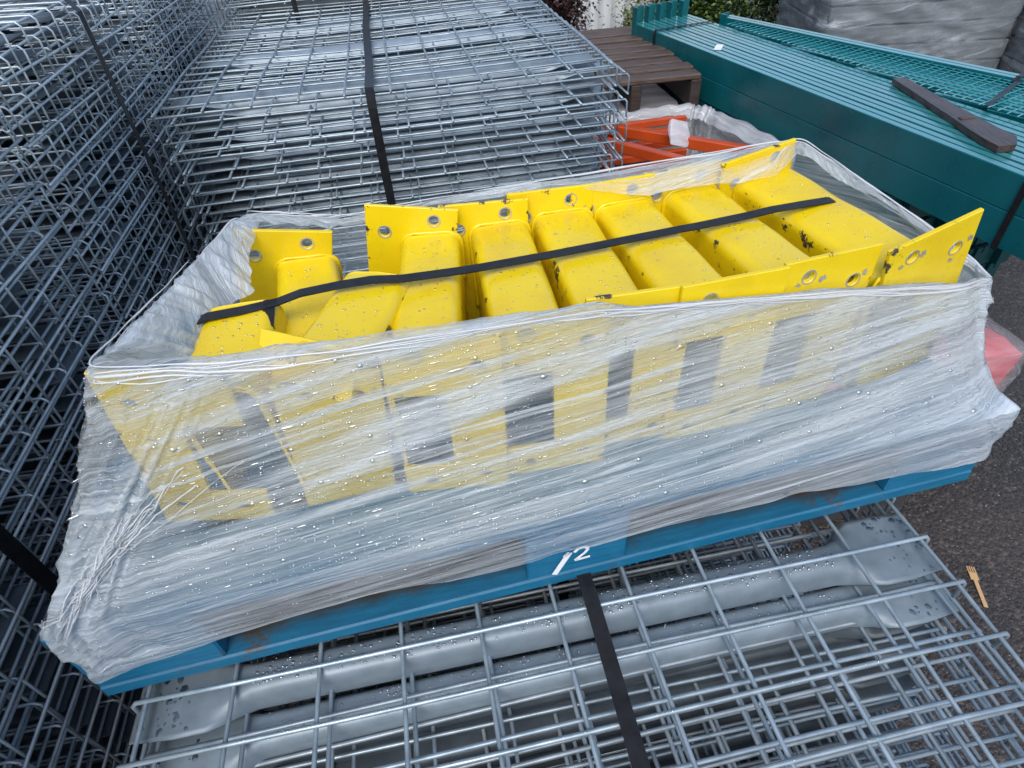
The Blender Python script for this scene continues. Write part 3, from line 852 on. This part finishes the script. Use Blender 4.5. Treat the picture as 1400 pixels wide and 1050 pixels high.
    clear = ((U > cum[10]-.02) & (U < cum[13]+.02)); lay[-n2:] -= np.where(clear[-n2:], .55, 0)
    at = m.attributes.new('layers', 'FLOAT', 'POINT'); at.data.foreach_set('value', lay.reshape(-1).astype(float))
    uv = m.uv_layers.new(name='UVMap')
    Ue = U.copy(); Uv = np.stack([Ue, VV], -1).reshape(-1, 2)
    lo = F.reshape(-1); q = Uv[lo].copy()
    last = (lo % N == 0).reshape(-1, 4) & (F % N == N-1).any(1)[:, None]
    q[last.reshape(-1), 0] += T
    uv.data.foreach_set('uv', q.reshape(-1))
    m.polygons.foreach_set('use_smooth', [True]*len(m.polygons)); m.update()
    return m, G, U, VV, nr, T, cum
fm, G, FU, FV, FN, FT, FC = build_film()
wrap = empty('stretch_film', (0, 0, 0), label='clear wet stretch film wound round the yellow guards and the blue pallet', cat='plastic wrap')
link('film_wall', fm, wrap)

# bundled rope-like film edge along the rim of the load
def rim():
    b = MB(); N = G.shape[1]; row = 14+116-1
    rr = random.Random(3)
    for strand in range(34):
        a = rr.uniform(0, FT); ln = rr.uniform(.25, .9)
        i0 = int(a/FT*N); n = int(ln/FT*N/3)
        o = rr.gauss(-.003, .0055); w = rr.uniform(1.5, 5); ph = rr.uniform(0, 6.28); sl = rr.uniform(-.012, .012)
        r0 = rr.choice((.0005, .0006, .0008, .0012)); pts = []; rad = []
        for i in range(n):
            t = i/(n-1); j = (i0+i*3) % N
            dz_ = min(.004, o+sl*(t-.5)+.0025*math.sin(t*w*4+ph))
            k = row+int(dz_/.0021) if dz_ < 0 else row
            p = Vector(G[k, j])+Vector(FN[j])*.0012+Vector((0, 0, max(0, dz_)))
            pts.append(p); rad.append(r0*(.25+1.1*math.sin(math.pi*t)**.5*(1+.35*math.sin(i*.37+ph))))
        # smooth the stepped rows
        for _ in range(3): pts = [pts[0]]+[(pts[i-1]+pts[i]*2+pts[i+1])/4 for i in range(1, len(pts)-1)]+[pts[-1]]
        b.tube(pts, rad, 5, False)
    return b
rim().obj('rim_bundle', M_film_rim, wrap, True)
# gathered twist of film at the lower left corner
gb = MB(); rr = random.Random(12)
for st in range(12):
    pts = []; rad = []
    n = 30; o1, o2 = rr.gauss(0, .045), rr.gauss(0, .008); w1, w2 = rr.uniform(0, 6), rr.uniform(5, 14); ta, tb = rr.uniform(0, .25), rr.uniform(.6, 1)
    r0 = rr.choice((.0004, .0005, .0007, .0011))
    for i in range(n):
        t = ta+(tb-ta)*i/(n-1)
        ui = (.020+.13*t*t) + o1*abs(t-.38)*1.5 + o2 + .005*math.sin(t*w2+w1)
        ri = int(10 + t*78)
        j = int(ui/FT*G.shape[1]) % G.shape[1]
        pts.append(Vector(G[ri, j]) + Vector(FN[j])*(.0015+.003*abs(math.sin(t*w2*.7+w1)))); rad.append(r0*(.6+.8*rr.random()))
    gb.tube(pts, rad, 4, False)
gb.obj('film_gather', M_film_thick, wrap, True)

def film_drops(seed, n):
    rr = random.Random(seed); b = MB(); R, N = FV.shape
    for i in range(n):
        row = int(rr.uniform(2, 129)); u = rr.uniform(-.3, 1.35) % FT
        j = int(u/FT*N) % N; j2 = (j+2) % N
        p = Vector(G[row, j]); al = Vector(G[row, j2])-p; up = Vector(G[min(row+1, R-1), j])-p
        nn = al.cross(up); 
        if nn.length < 1e-12: continue
        nn.normalize()
        if nn.dot(Vector(FN[j])) < 0: nn = -nn
        if rr.random() > .35+.9*(.5+.5*math.sin(u*9+row*.11+2*math.sin(row*.07)))*(.5+.5*math.sin(row*.33+u*3)): continue
        big = rr.random()
        r = .0004 + .0011*rr.random()**2.2 + (.0020*rr.random() if big > .965 else 0)
        asp = rr.uniform(1, 1.6) if rr.random() < .85 else rr.uniform(3, 7)
        if asp > 3: r *= .7
        b.dome(p+nn*.0004, r, nn, asp, al+Vector((0, 0, .10))*al.length, .5, 6)
    return b
film_drops(5, 16000).obj('water_drops', M_drop, wrap, True, kind='stuff')

# rain beads on the foreground channels and wires
rr = random.Random(77)
def channel_drops(par, n, big):
    b = MB()
    for i in range(n):
        x = rr.uniform(-.38, .38); y = rr.gauss(0, .010)
        if abs(y) > .017: continue
        r = rr.choice((.0009, .0012, .0012, .0016, .0022)); b.dome((x, y, -.0004), r, (0, y*12, 1), 1.1, (1, 0, 0), .6, 7)
    for s in (-1, 1):
        for i in range(big):
            x = s*rr.uniform(.455, .512); y = rr.uniform(-.044, .044); r = rr.choice((.0010, .0014, .0018, .0025, .004))
            b.dome((x, y, -.0101), r, (0, 0, 1), rr.uniform(1, 1.5), (rr.uniform(-1, 1), 1, 0), .16, 14)
    return b.obj('water_drops', M_drop, par, True, kind='stuff')
channel_drops(ch1[0], 650, 46); channel_drops(ch2[0], 350, 20)
wbd = MB()
for p in lo1:
    for _ in range(60):
        k = rr.randrange(3, len(p)-4); t = rr.random(); a = Vector(p[k]); c = Vector(p[k+1]); q = a.lerp(c, t)
        if q.y < .1: continue
        wbd.dome(q+Vector((0, 0, .0022*rr.choice((1, 1, -1)))), rr.uniform(.0008, .0014), (0, rr.uniform(-.8, .4), 1), 1.5, (1, 0, 0), .8, 6)
wbd.obj('water_drops', M_drop, fg1, True, kind='stuff')

# ------------------------------------------------------------------ teal beams
TA = math.atan2(.165, .986)            # the beams run slightly across +Y
TD = Vector((-.1656, .9862, 0)); TN = Vector((.9862, .1656, 0))
T0 = Vector((1.295, .50, .10))
def tmat(): return Matrix.Translation(T0) @ Matrix(((TN.x, TD.x, 0, 0), (TN.y, TD.y, 0, 0), (0, 0, 1, 0), (0, 0, 0, 1)))
TM = tmat(); TE = TM.to_euler()
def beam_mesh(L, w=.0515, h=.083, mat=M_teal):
    """step beam: top with a ledge along one edge"""
    P = [(0, -h), (0, -.002), (.002, 0), (w*.42, 0), (w*.45, -.003), (w*.45, -.022), (w*.55, -.022), (w*.55, -.003), (w*.58, -.0005), (w-.002, -.0005), (w, -.003), (w, -h)]
    n = len(P); V = [(x, 0, z) for x, z in P]+[(x, L, z) for x, z in P]
    F = [(i, i+n, (i+1) % n+n, (i+1) % n) for i in range(n)]
    F += [tuple(range(n)), tuple(range(n, 2*n))[::-1]]
    return mesh('beam_body', V, F, mat)
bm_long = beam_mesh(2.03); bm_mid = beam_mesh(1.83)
conn = MB()
conn.cbox(-.002, .050, .0, .004, -.085, .060, .001)
for z in (-.03, .012, .042): conn.box(.014, .034, .004, .010, z, z+.016)
conn.cbox(-.002, .002, -.035, .0, -.085, .060, .0008)
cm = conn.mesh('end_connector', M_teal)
names = ['nearest', 'second', 'third', 'fourth', 'fifth', 'sixth', 'seventh', 'eighth', 'ninth', 'tenth', 'farthest']
for li, nb_, dz in ((0, 5, 0.), (1, 11, -.0855)):
    for k in range(nb_):
        lab = names[k] + (' teal beam of the straight striped top row, counted from the yellow load' if li == 0 else ' teal beam of the layer under the striped row, counted from the yellow load')
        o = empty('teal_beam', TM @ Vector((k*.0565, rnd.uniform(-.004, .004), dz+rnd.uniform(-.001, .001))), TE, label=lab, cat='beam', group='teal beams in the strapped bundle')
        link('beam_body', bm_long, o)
        if li == 0: link('end_connector', cm, o, (0, 2.034, 0))
# far beams lie skewed, converging with the straight ones at the far end
SD = Vector((-.345, .9386, 0)); SN = Vector((.9386, .345, 0)); S0 = Vector((1.975, .700, .10))   # near end of the outer edge
SM = Matrix.Translation(S0) @ Matrix(((SN.x, SD.x, 0, 0), (SN.y, SD.y, 0, 0), (0, 0, 1, 0), (0, 0, 0, 1))); SE = SM.to_euler()
for j in range(6):
    L = 1.80 - max(0., ((j+1)*.0565-.085)/.184 if j else 0)
    o = empty('teal_beam', SM @ Vector((-(j+1)*.0565, 0, .016 if j == 0 else -.004+rnd.uniform(-.001, .001))), SE,
              label=['outermost skewed teal beam, standing proud along the far edge of the bundle', 'second skewed teal beam from the far edge, under the wire mesh', 'third skewed teal beam from the far edge, under the wire mesh',
                     'fourth skewed teal beam from the far edge, under the wire mesh', 'fifth skewed teal beam from the far edge, under the wire mesh', 'innermost and shortest skewed teal beam, next to the striped row'][j], cat='beam', group='skewed teal beams under the wire mesh')
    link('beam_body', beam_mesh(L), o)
    if j < 2: link('end_connector', cm, o, (0, L+.004, -.05))
# darker bundle underneath, set back from the near end
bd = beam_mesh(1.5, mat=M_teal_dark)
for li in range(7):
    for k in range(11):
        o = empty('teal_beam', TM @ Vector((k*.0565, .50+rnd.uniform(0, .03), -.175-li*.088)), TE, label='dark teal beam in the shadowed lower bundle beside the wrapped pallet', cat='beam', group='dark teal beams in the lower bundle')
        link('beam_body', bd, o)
tm = MB()
for y in (.55, 1.2, 1.9): tm.cbox(-.01, .63, y, y+.09, -.80+.0, -.785+.02, .002)
o = tm.obj('bearer', M_brown_dark, None, label='dark timber bearers on the ground beneath the teal beams', cat='timber'); o.location = T0-Vector((0, 0, .10)); o.rotation_euler = TE
# wire sheet over the far beams
md = empty('teal_mesh_panel', SM @ Vector((-.0600, .02, .008)), SE, label='teal wire mesh panel lying over the far half of the teal beams', cat='mesh panel')
b = MB(); rr = random.Random(9)
def mleft(y):      # the panel's inner edge follows the straight beams
    return -max(.03, min(.42, .06+(1.72-y)*.184))
for i in range(62):
    y = i*.0275; xl = mleft(y); b.tube([(0, y, .004+rr.uniform(-.001, .001)), (xl*.5, y+rr.uniform(-.003, .003), .004), (xl, y, .005)], .0018, 5)
for i in range(16):
    x = -i*.0255; ye = 1.70 if -x < .06 else 1.72-(-x-.06)/.184
    b.tube([(x, 0, .0), (x+rr.uniform(-.002, .002), ye*.5, .0), (x, ye, .0)], .0018, 5)
b.obj('wire_mesh', M_teal_mesh, md, True, label='teal welded wires')
# water sitting on the mesh
lb = MB().box(0, .012, 0, .075, 0, .0015); lo_ = lb.obj('paper_label', M_label, None, label='small white paper label stuck near the far end of the teal beams', cat='label')
lo_.location = TM @ Vector((.030, 1.475, .0008)); lo_.rotation_euler = (0, 0, TA-.75); lo_.scale = (2.2, 1, 1)
def tstrap(pts, M_, d, label):
    strap('strap', [M_ @ Vector(p) for p in pts], .015, tuple(d), label, .0015)
tstrap([(-.003, .215, -.175), (-.003, .215, -.01), (.002, .215, .004), (.15, .215, .004), (.275, .215, .004), (.287, .215, -.02), (.287, .215, -.08)], TM, TD, 'black strap at the right edge round the near end of the teal beams')
tstrap([(-.003, 1.845, -.09), (-.003, 1.845, -.01), (.002, 1.845, .004), (.15, 1.845, .004), (.277, 1.845, .004), (.287, 1.845, -.02), (.287, 1.845, -.07)], TM, TD, 'dark strap round the far end of the striped teal beams, by the end plates')
tstrap([(.004, .62, -.02), (.003, .62, .012), (-.010, .62, .021), (-.052, .62, .021), (-.061, .62, .012), (-.065, .61, .014), (-.20, .58, .013), (-.33, .55, .013)], SM, SD, 'thin dark strap crossing the wire mesh on the far side of the teal bundle')
# dark plank thrown on top: one broken end
pk = empty('wood_plank', (1.408, 1.385, .1025), (R_(.3), 0, -math.atan2(.085, .53)), label='broken dark wooden plank lying askew on the teal beams', cat='plank')
V = []; F = []
ys = [0, -.08, -.2, -.33, -.44, -.50, -.545]
ws = [(-.013, .020), (-.017, .022), (-.020, .026), (-.026, .030), (-.034, .034), (-.036, .040), (-.030, .012)]
zs = [.0, .001, .0, .001, .002, .003, .002]
for y, (a, c), z in zip(ys, ws, zs):
    V += [(a, y, z), (c, y, z), (c, y, z+.017), (a, y, z+.015)]
for i in range(len(ys)-1):
    for k in range(4):
        a = i*4+k; c = i*4+(k+1) % 4; F.append((a, c, c+4, a+4))
F += [(3, 2, 1, 0), tuple(range(len(V)-4, len(V)))]
link('board', mesh('board', V, F, M_plank), pk)
MB().cbox(-.016, .022, -.365, -.35, .0165, .019, .0006).obj('splinter', M_brown, pk)

# ------------------------------------------------------------------ timber pile, red beams, wrapped rubbish
bp = empty('brown_pallet', (.52, 1.885, .055), (0, 0, R_(-3)), label='wet brown slatted pallet on top of the pile beside the teal beams', cat='pallet')
for k in range(9): MB().cbox(rnd.uniform(-.01, .0), .485-rnd.uniform(0, .012), k*.092, k*.092+.064, -.020+.0, rnd.uniform(-.003, .003), .004).obj('slat', M_brown, bp)
for y0 in (.0, .0): pass
for x in (.0, .22, .445): MB().cbox(x, x+.04, .002, .80, -.115, -.021, .003).obj('stringer', M_brown_dark, bp)
def lump_mesh(name, sx, sy, sz, seed, mat, amp=.012, n=26, round_=.15):
    V = []; idx = {}
    F = []
    def add(p):
        key = tuple(round(c, 5) for c in p)
        if key not in idx: idx[key] = len(V); V.append(p)
        return idx[key]
    for ax in range(3):
        for s in (-1, 1):
            for i in range(n):
                for j in range(n):
                    q = []
                    for di, dj in ((0, 0), (1, 0), (1, 1), (0, 1)):
                        u = (i+di)/n*2-1; v = (j+dj)/n*2-1
                        p = [0, 0, 0]; p[ax] = s; p[(ax+1) % 3] = u; p[(ax+2) % 3] = v
                        q.append(add(tuple(p)))
                    F.append(tuple(q) if s > 0 else tuple(q[::-1]))
    A = np.array(V)
    L = (np.abs(A)**10).sum(1)**(1/10); A = A/L[:, None]
    W = A*np.array([sx/2, sy/2, sz/2])
    a = W[:, 0]+W[:, 1]; 
    d = 1-np.abs(vnoise(seed, a*5+3, W[:, 2]*26+a*6+9))*2
    d2 = vnoise(seed+1, W[:, 0]*14+W[:, 2]*8+20, W[:, 1]*14+20)
    W = W + A/np.linalg.norm(A, axis=1)[:, None]*(amp*d+amp*.6*d2)[:, None]
    m = mesh(name, W, F, mat, True)
    uv = m.uv_layers.new(name='UVMap')
    co = W[[l.vertex_index for l in m.loops]]
    uv.data.foreach_set('uv', np.stack([co[:, 0]+co[:, 1], co[:, 2]], 1).reshape(-1))
    return m
# pile under the brown pallet: wrapped grey slabs on dark boards
M_pink = simple('pale_pink_board', (.30, .20, .21), (.42, .30, .31), .4, 8, stretch=(1, 1, 12))
for z0, z1, m, lab, nm in ((-.115, -.062, simple('weathered_grey_plastic', (.20, .19, .19), (.33, .32, .32), .35, 9, bump=.4, bd=.004), 'grey film-covered slab just under the brown pallet', 'wrapped_slab'),
                       (-.166, -.118, M_brown_dark, 'dark timber layer between the grey and the pinkish slabs', 'timber_layer'),
                       (-.235, -.168, M_pink, 'pinkish film-covered slab low in the pile behind the red beams', 'wrapped_slab'),
                       (-.80, -.238, M_black, 'dark crate at the bottom of the pile behind the red beams', 'crate')):
    dx = 0 if z1 > -.07 else rnd.uniform(-.03, -.015)
    if nm == 'wrapped_slab':
        o = link(nm, lump_mesh(nm, .44, .80, z1-z0, 4, m, .004, 14), None, (.745+dx, 2.30, (z0+z1)/2-.06+.06)); tag(o, lab, 'slab')
    else: MB().cbox(.525+dx, .965+dx, 1.91, 2.70, z0, z1, .004).obj(nm, m, None, label=lab, cat=nm.split('_')[0])
# red beams in an open film-wrapped bin
RB = (.50, 1.08, 1.36, 1.86)
for i in range(6):
    MB().cbox(.50, .935-i*.010, 1.80-i*.034, 1.826-i*.034, -.094-i*.027, -.070-i*.027, .002).obj('red_beam', M_red, None, label=ordinal(i)+' orange-red beam of the row lying along the back of the film-wrapped bundle', cat='beam', group='flat red beams at the back of the bundle')
def slanted(p, q, w, h, lab):
    p = Vector(p); q = Vector(q); L = (q-p).length
    o = MB().cbox(0, L, -w/2, w/2, -h, 0, .003).obj('red_beam', M_red, None, label=lab, cat='beam')
    o.location = p; o.rotation_euler = (q-p).to_track_quat('X', 'Z').to_euler()
slanted((.605, 1.795, -.050), (1.035, 1.362, -.048), .030, .036, 'upper slanted orange-red beam crossing the wrapped bundle')
slanted((.520, 1.745, -.058), (.815, 1.350, -.056), .030, .034, 'lower slanted orange-red beam in front of the upper one')
for i in range(4):
    MB().cbox(.50, .93, 1.38+i*.055, 1.41+i*.055, -.235, -.20, .003).obj('red_beam', M_red, None, label='orange-red beam at the bottom of the wrapped bundle', cat='beam', group='red beams at the bottom of the bundle')
MB().cbox(.47, 1.06, 1.34, 1.85, -.80, -.24, .004).obj('crate', M_black, None, label='dark crate on the ground carrying the red beams', cat='crate')
# film collar round the red beams
def collar():
    P = [(.46, 1.30), (.75, 1.285), (1.085, 1.32), (1.108, 1.36), (1.030, 1.78), (.985, 1.855), (.70, 1.868), (.46, 1.860)]
    n = 240; K = len(P); V = []; F = []; uvs = []
    rows = 16
    for r in range(rows):
        t = r/(rows-1)
        for i in range(n):
            f = i/n*K; k = int(f); f -= k; f = f*f*(3-2*f)
            x = P[k][0]*(1-f)+P[(k+1) % K][0]*f; y = P[k][1]*(1-f)+P[(k+1) % K][1]*f
            inn = (Vector((.78, 1.58, 0))-Vector((x, y, 0)))
            if t < .55: z = -.30+t/.55*.245; s = 0
            else: q = (t-.55)/.45; z = -.045-.035*q*q; s = .17*q if x > .9 else .06*q
            wv = .006*math.sin(i*.5+r*.2)+.004*math.sin(i*1.3)
            V.append((x+inn.x*(s+wv), y+inn.y*(s+wv), z+.004*math.sin(i*.23+r)+.003*math.sin(i*.9))); uvs.append((i*.009, t*.3))
    for r in range(rows-1):
        for i in range(n): F.append((r*n+i, r*n+(i+1) % n, (r+1)*n+(i+1) % n, (r+1)*n+i))
    m = mesh('film_collar', V, F, M_film_thick, True)
    uv = m.uv_layers.new(name='UVMap')
    for l in m.loops: uv.data[l.index].uv = uvs[l.vertex_index]
    return m
o = link('film_collar', collar()); tag(o, 'whitish film rim wrapped round the orange-red beams beside the teal bundle', 'plastic wrap')
tagb = lump_mesh('plastic_bag', .075, .012, .085, 8, M_film_thick, .006, 10)
o = link('plastic_bag', tagb, None, (.800, 1.560, -.035), (R_(-35), R_(20), R_(10))); tag(o, 'small crumpled clear bag tied to the slanted red beam', 'plastic bag')

# red wrapped beam ends at the right of the blue pallet
re_ = empty('red_bundle', (1.06, .62, -.30), (0, 0, R_(-6)), label='faded red beam end under torn film right of the blue pallet', cat='beam bundle')
V = []
prof = [(-.075, -.085), (.060, -.085), (.075, -.060), (.055, -.040), (.080, -.020), (.062, .045), (-.02, .055), (-.075, .04)]
for x in (-.4, .0, .15, .205):
    for i, (y, z) in enumerate(prof): V.append((x+(.02*math.sin(i*2.1) if x > .2 else 0), y, z))
n = len(prof)
F = [(i*n+k, i*n+(k+1) % n, (i+1)*n+(k+1) % n, (i+1)*n+k) for i in range(3) for k in range(n)] + [tuple(range(n))[::-1], tuple(range(3*n, 4*n))]
link('beam_end', mesh('beam_end', V, F, M_redp), re_)
fb = lump_mesh('film_cover', .30, .17, .16, 14, film('thin_torn_film', (.80, .80, .84), .05, .55, (3, 30), .4), .008, 20)
link('film_cover', fb, re_, (.09, 0, -.015))
MB().cbox(.70, 1.16, .50, .74, -.80, -.39, .004).obj('crate', M_black, None, label='dark crate under the faded red beam end', cat='crate')

# ------------------------------------------------------------------ grey wrapped loads at the top right
def wrapped_load(cx, cy, sx, sy, z1, rz, seed, label):
    o = empty('wrapped_load', (cx, cy, GZ), (0, 0, rz), label=label, cat='wrapped load')
    H = z1-GZ
    nl = 9
    for k in range(nl):
        z0 = .12+(H-.14)*k/nl
        MB().cbox(-sx/2+rnd.uniform(.01, .03), sx/2-rnd.uniform(.01, .03), -sy/2+.02, sy/2-.02, z0+.006, z0+(H-.14)/nl-.004, .006).obj('grey_slab', simple('slab_grey', (.09, .10, .11), (.17, .18, .19), .5, 6) if k == 0 else bpy.data.materials['slab_grey'], o)
    link('film_skin', lump_mesh('film_skin', sx+.03, sy+.03, H-.08, seed, M_film_far, .016, 46), o, (0, 0, H/2+.05))
    MB().cbox(-sx/2, sx/2, -sy/2, sy/2, 0, .11, .01).obj('base_timber', M_brown_dark, o)
wrapped_load(3.42, 4.05, 1.25, 1.0, .42, R_(-12), 71, 'grey film-wrapped load at the top right, behind the teal beams')
wrapped_load(4.52, 3.50, 1.10, 1.15, .42, R_(-12), 75, 'paler film-wrapped load in the top right corner')

# ------------------------------------------------------------------ fence and bushes
M_fence = simple('white_corrugated_sheet', (.50, .52, .53), (.66, .68, .69), .45, 3, stretch=(6, 6, 1), bump=.05)
fe = empty('metal_fence', (-.6, 6.15, GZ), (0, 0, R_(-4)), label='white corrugated metal fence behind the bushes', cat='fence')
for s in range(7):
    V = []; F = []; n = 33
    for i in range(n):
        x = s*1.0+i/(n-1)*1.0; y = .018*max(-1, min(1, 1.6*math.sin(i/(n-1)*2*math.pi*8))) + (.003 if s % 2 else 0)
        V += [(x, y, .02), (x, y, 1.9), (x, y+.0012, .02), (x, y+.0012, 1.9)]
    for i in range(n-1):
        a = i*4; F += [(a, a+4, a+5, a+1), (a+2, a+3, a+7, a+6), (a+1, a+5, a+7, a+3)]
    link('fence_sheet', mesh('fence_sheet', V, F, M_fence), fe)
for z in (.4, 1.5): MB().cbox(0, 7, .028, .06, z, z+.04, .003).obj('fence_rail', M_fence, fe)

def leafmat(name, c0, c1):
    t = NT(name); info = t.a('ShaderNodeObjectInfo'); v = t.coord(); n = t.noise(v, 14, 3)
    g = t.a('ShaderNodeNewGeometry')
    col = t.mix(g.outputs['Random Per Island'], c0, c1)
    t.set(Base_Color=col, Roughness=.4)
    t.p.inputs['Subsurface Weight'].default_value = 0
    return t.m
def bush(cx, cy, w, d, h, n, mat, label, seed, leaf=.035):
    n = int(n*1.7); leaf *= 1.35
    rr = random.Random(seed)
    o = empty('bush', (cx, cy, GZ), label=label, cat='bush')
    b = MB(); tips = []
    for k in range(26):
        a = rr.uniform(0, 6.28); q = rr.uniform(.15, 1); x = math.cos(a)*w/2*q; y = math.sin(a)*d/2*q; z = h*rr.uniform(.25, .98)
        b.tube([(x*.15, y*.15, 0), (x*.55, y*.55, z*.55), (x, y, z)], [.012, .007, .003], 5); tips.append((x, y, z))
    b.obj('stem', M_brown_dark, o)
    l = MB()
    for i in range(n):
        t = rr.choice(tips); s = rr.gauss(0, .10)
        c = Vector((t[0]+rr.gauss(0, .09), t[1]+rr.gauss(0, .09), max(.02, t[2]+rr.gauss(-.05, .12))))
        if rr.random() < .25: c = Vector((rr.uniform(-w/2, w/2), rr.uniform(-d/2, d/2), rr.uniform(.02, h*.9)))
        e = Euler((rr.uniform(-.9, .9), rr.uniform(-.9, .9), rr.uniform(0, 6.28))).to_matrix(); L = leaf*rr.uniform(.6, 1.3)
        k = len(l.V)
        for p in ((-L*.5, 0, 0), (0, -L*.28, .1*L), (L*.5, 0, 0), (0, L*.28, .1*L)): l.V.append(c+e @ Vector(p))
        l.F.append((k, k+1, k+2, k+3))
    l.obj('foliage', mat, o, kind='stuff')
ML_g = leafmat('green_leaves', (.015, .045, .010), (.075, .13, .020))
ML_y = leafmat('yellow_green_leaves', (.04, .08, .012), (.16, .20, .04))
ML_r = leafmat('dark_red_leaves', (.018, .008, .008), (.06, .025, .022))
bush(1.20, 4.95, .36, .6, 1.0, 5200, ML_r, 'dark reddish bush above the wire decks, left of the white fence', 1, .03)
bush(2.78, 5.20, 1.15, .7, 1.05, 10000, ML_g, 'broad green bush behind the far ends of the teal beams', 2, .03)
bush(2.12, 5.60, .25, .2, .36, 700, ML_y, 'low yellow-green shrub in front of the white fence', 3, .03)
bush(3.50, 4.95, .70, .6, 1.15, 5600, ML_r, 'dark purple bush between the green bush and the grey wrapped load', 4, .03)
bush(2.45, 5.35, .42, .45, .72, 2600, ML_y, 'light green leafy bush just left of the broad green one', 5, .03)

# ------------------------------------------------------------------ wooden fork on the ground
fk = empty('wooden_fork', (1.207, .289, GZ+.002), (0, 0, math.atan2(-.109, -.044)), label='disposable pale wooden fork dropped on the wet asphalt', cat='fork')
b = MB()
b.cbox(.040, .118, -.005, .005, 0, .002, .0005); b.cbox(.018, .040, -.010, .010, 0, .002, .0005)
for k in range(4): b.cbox(0, .0185, -.010+k*.0055, -.0065+k*.0055, 0, .002, .0004)
b.obj('fork_body', M_birch, fk)
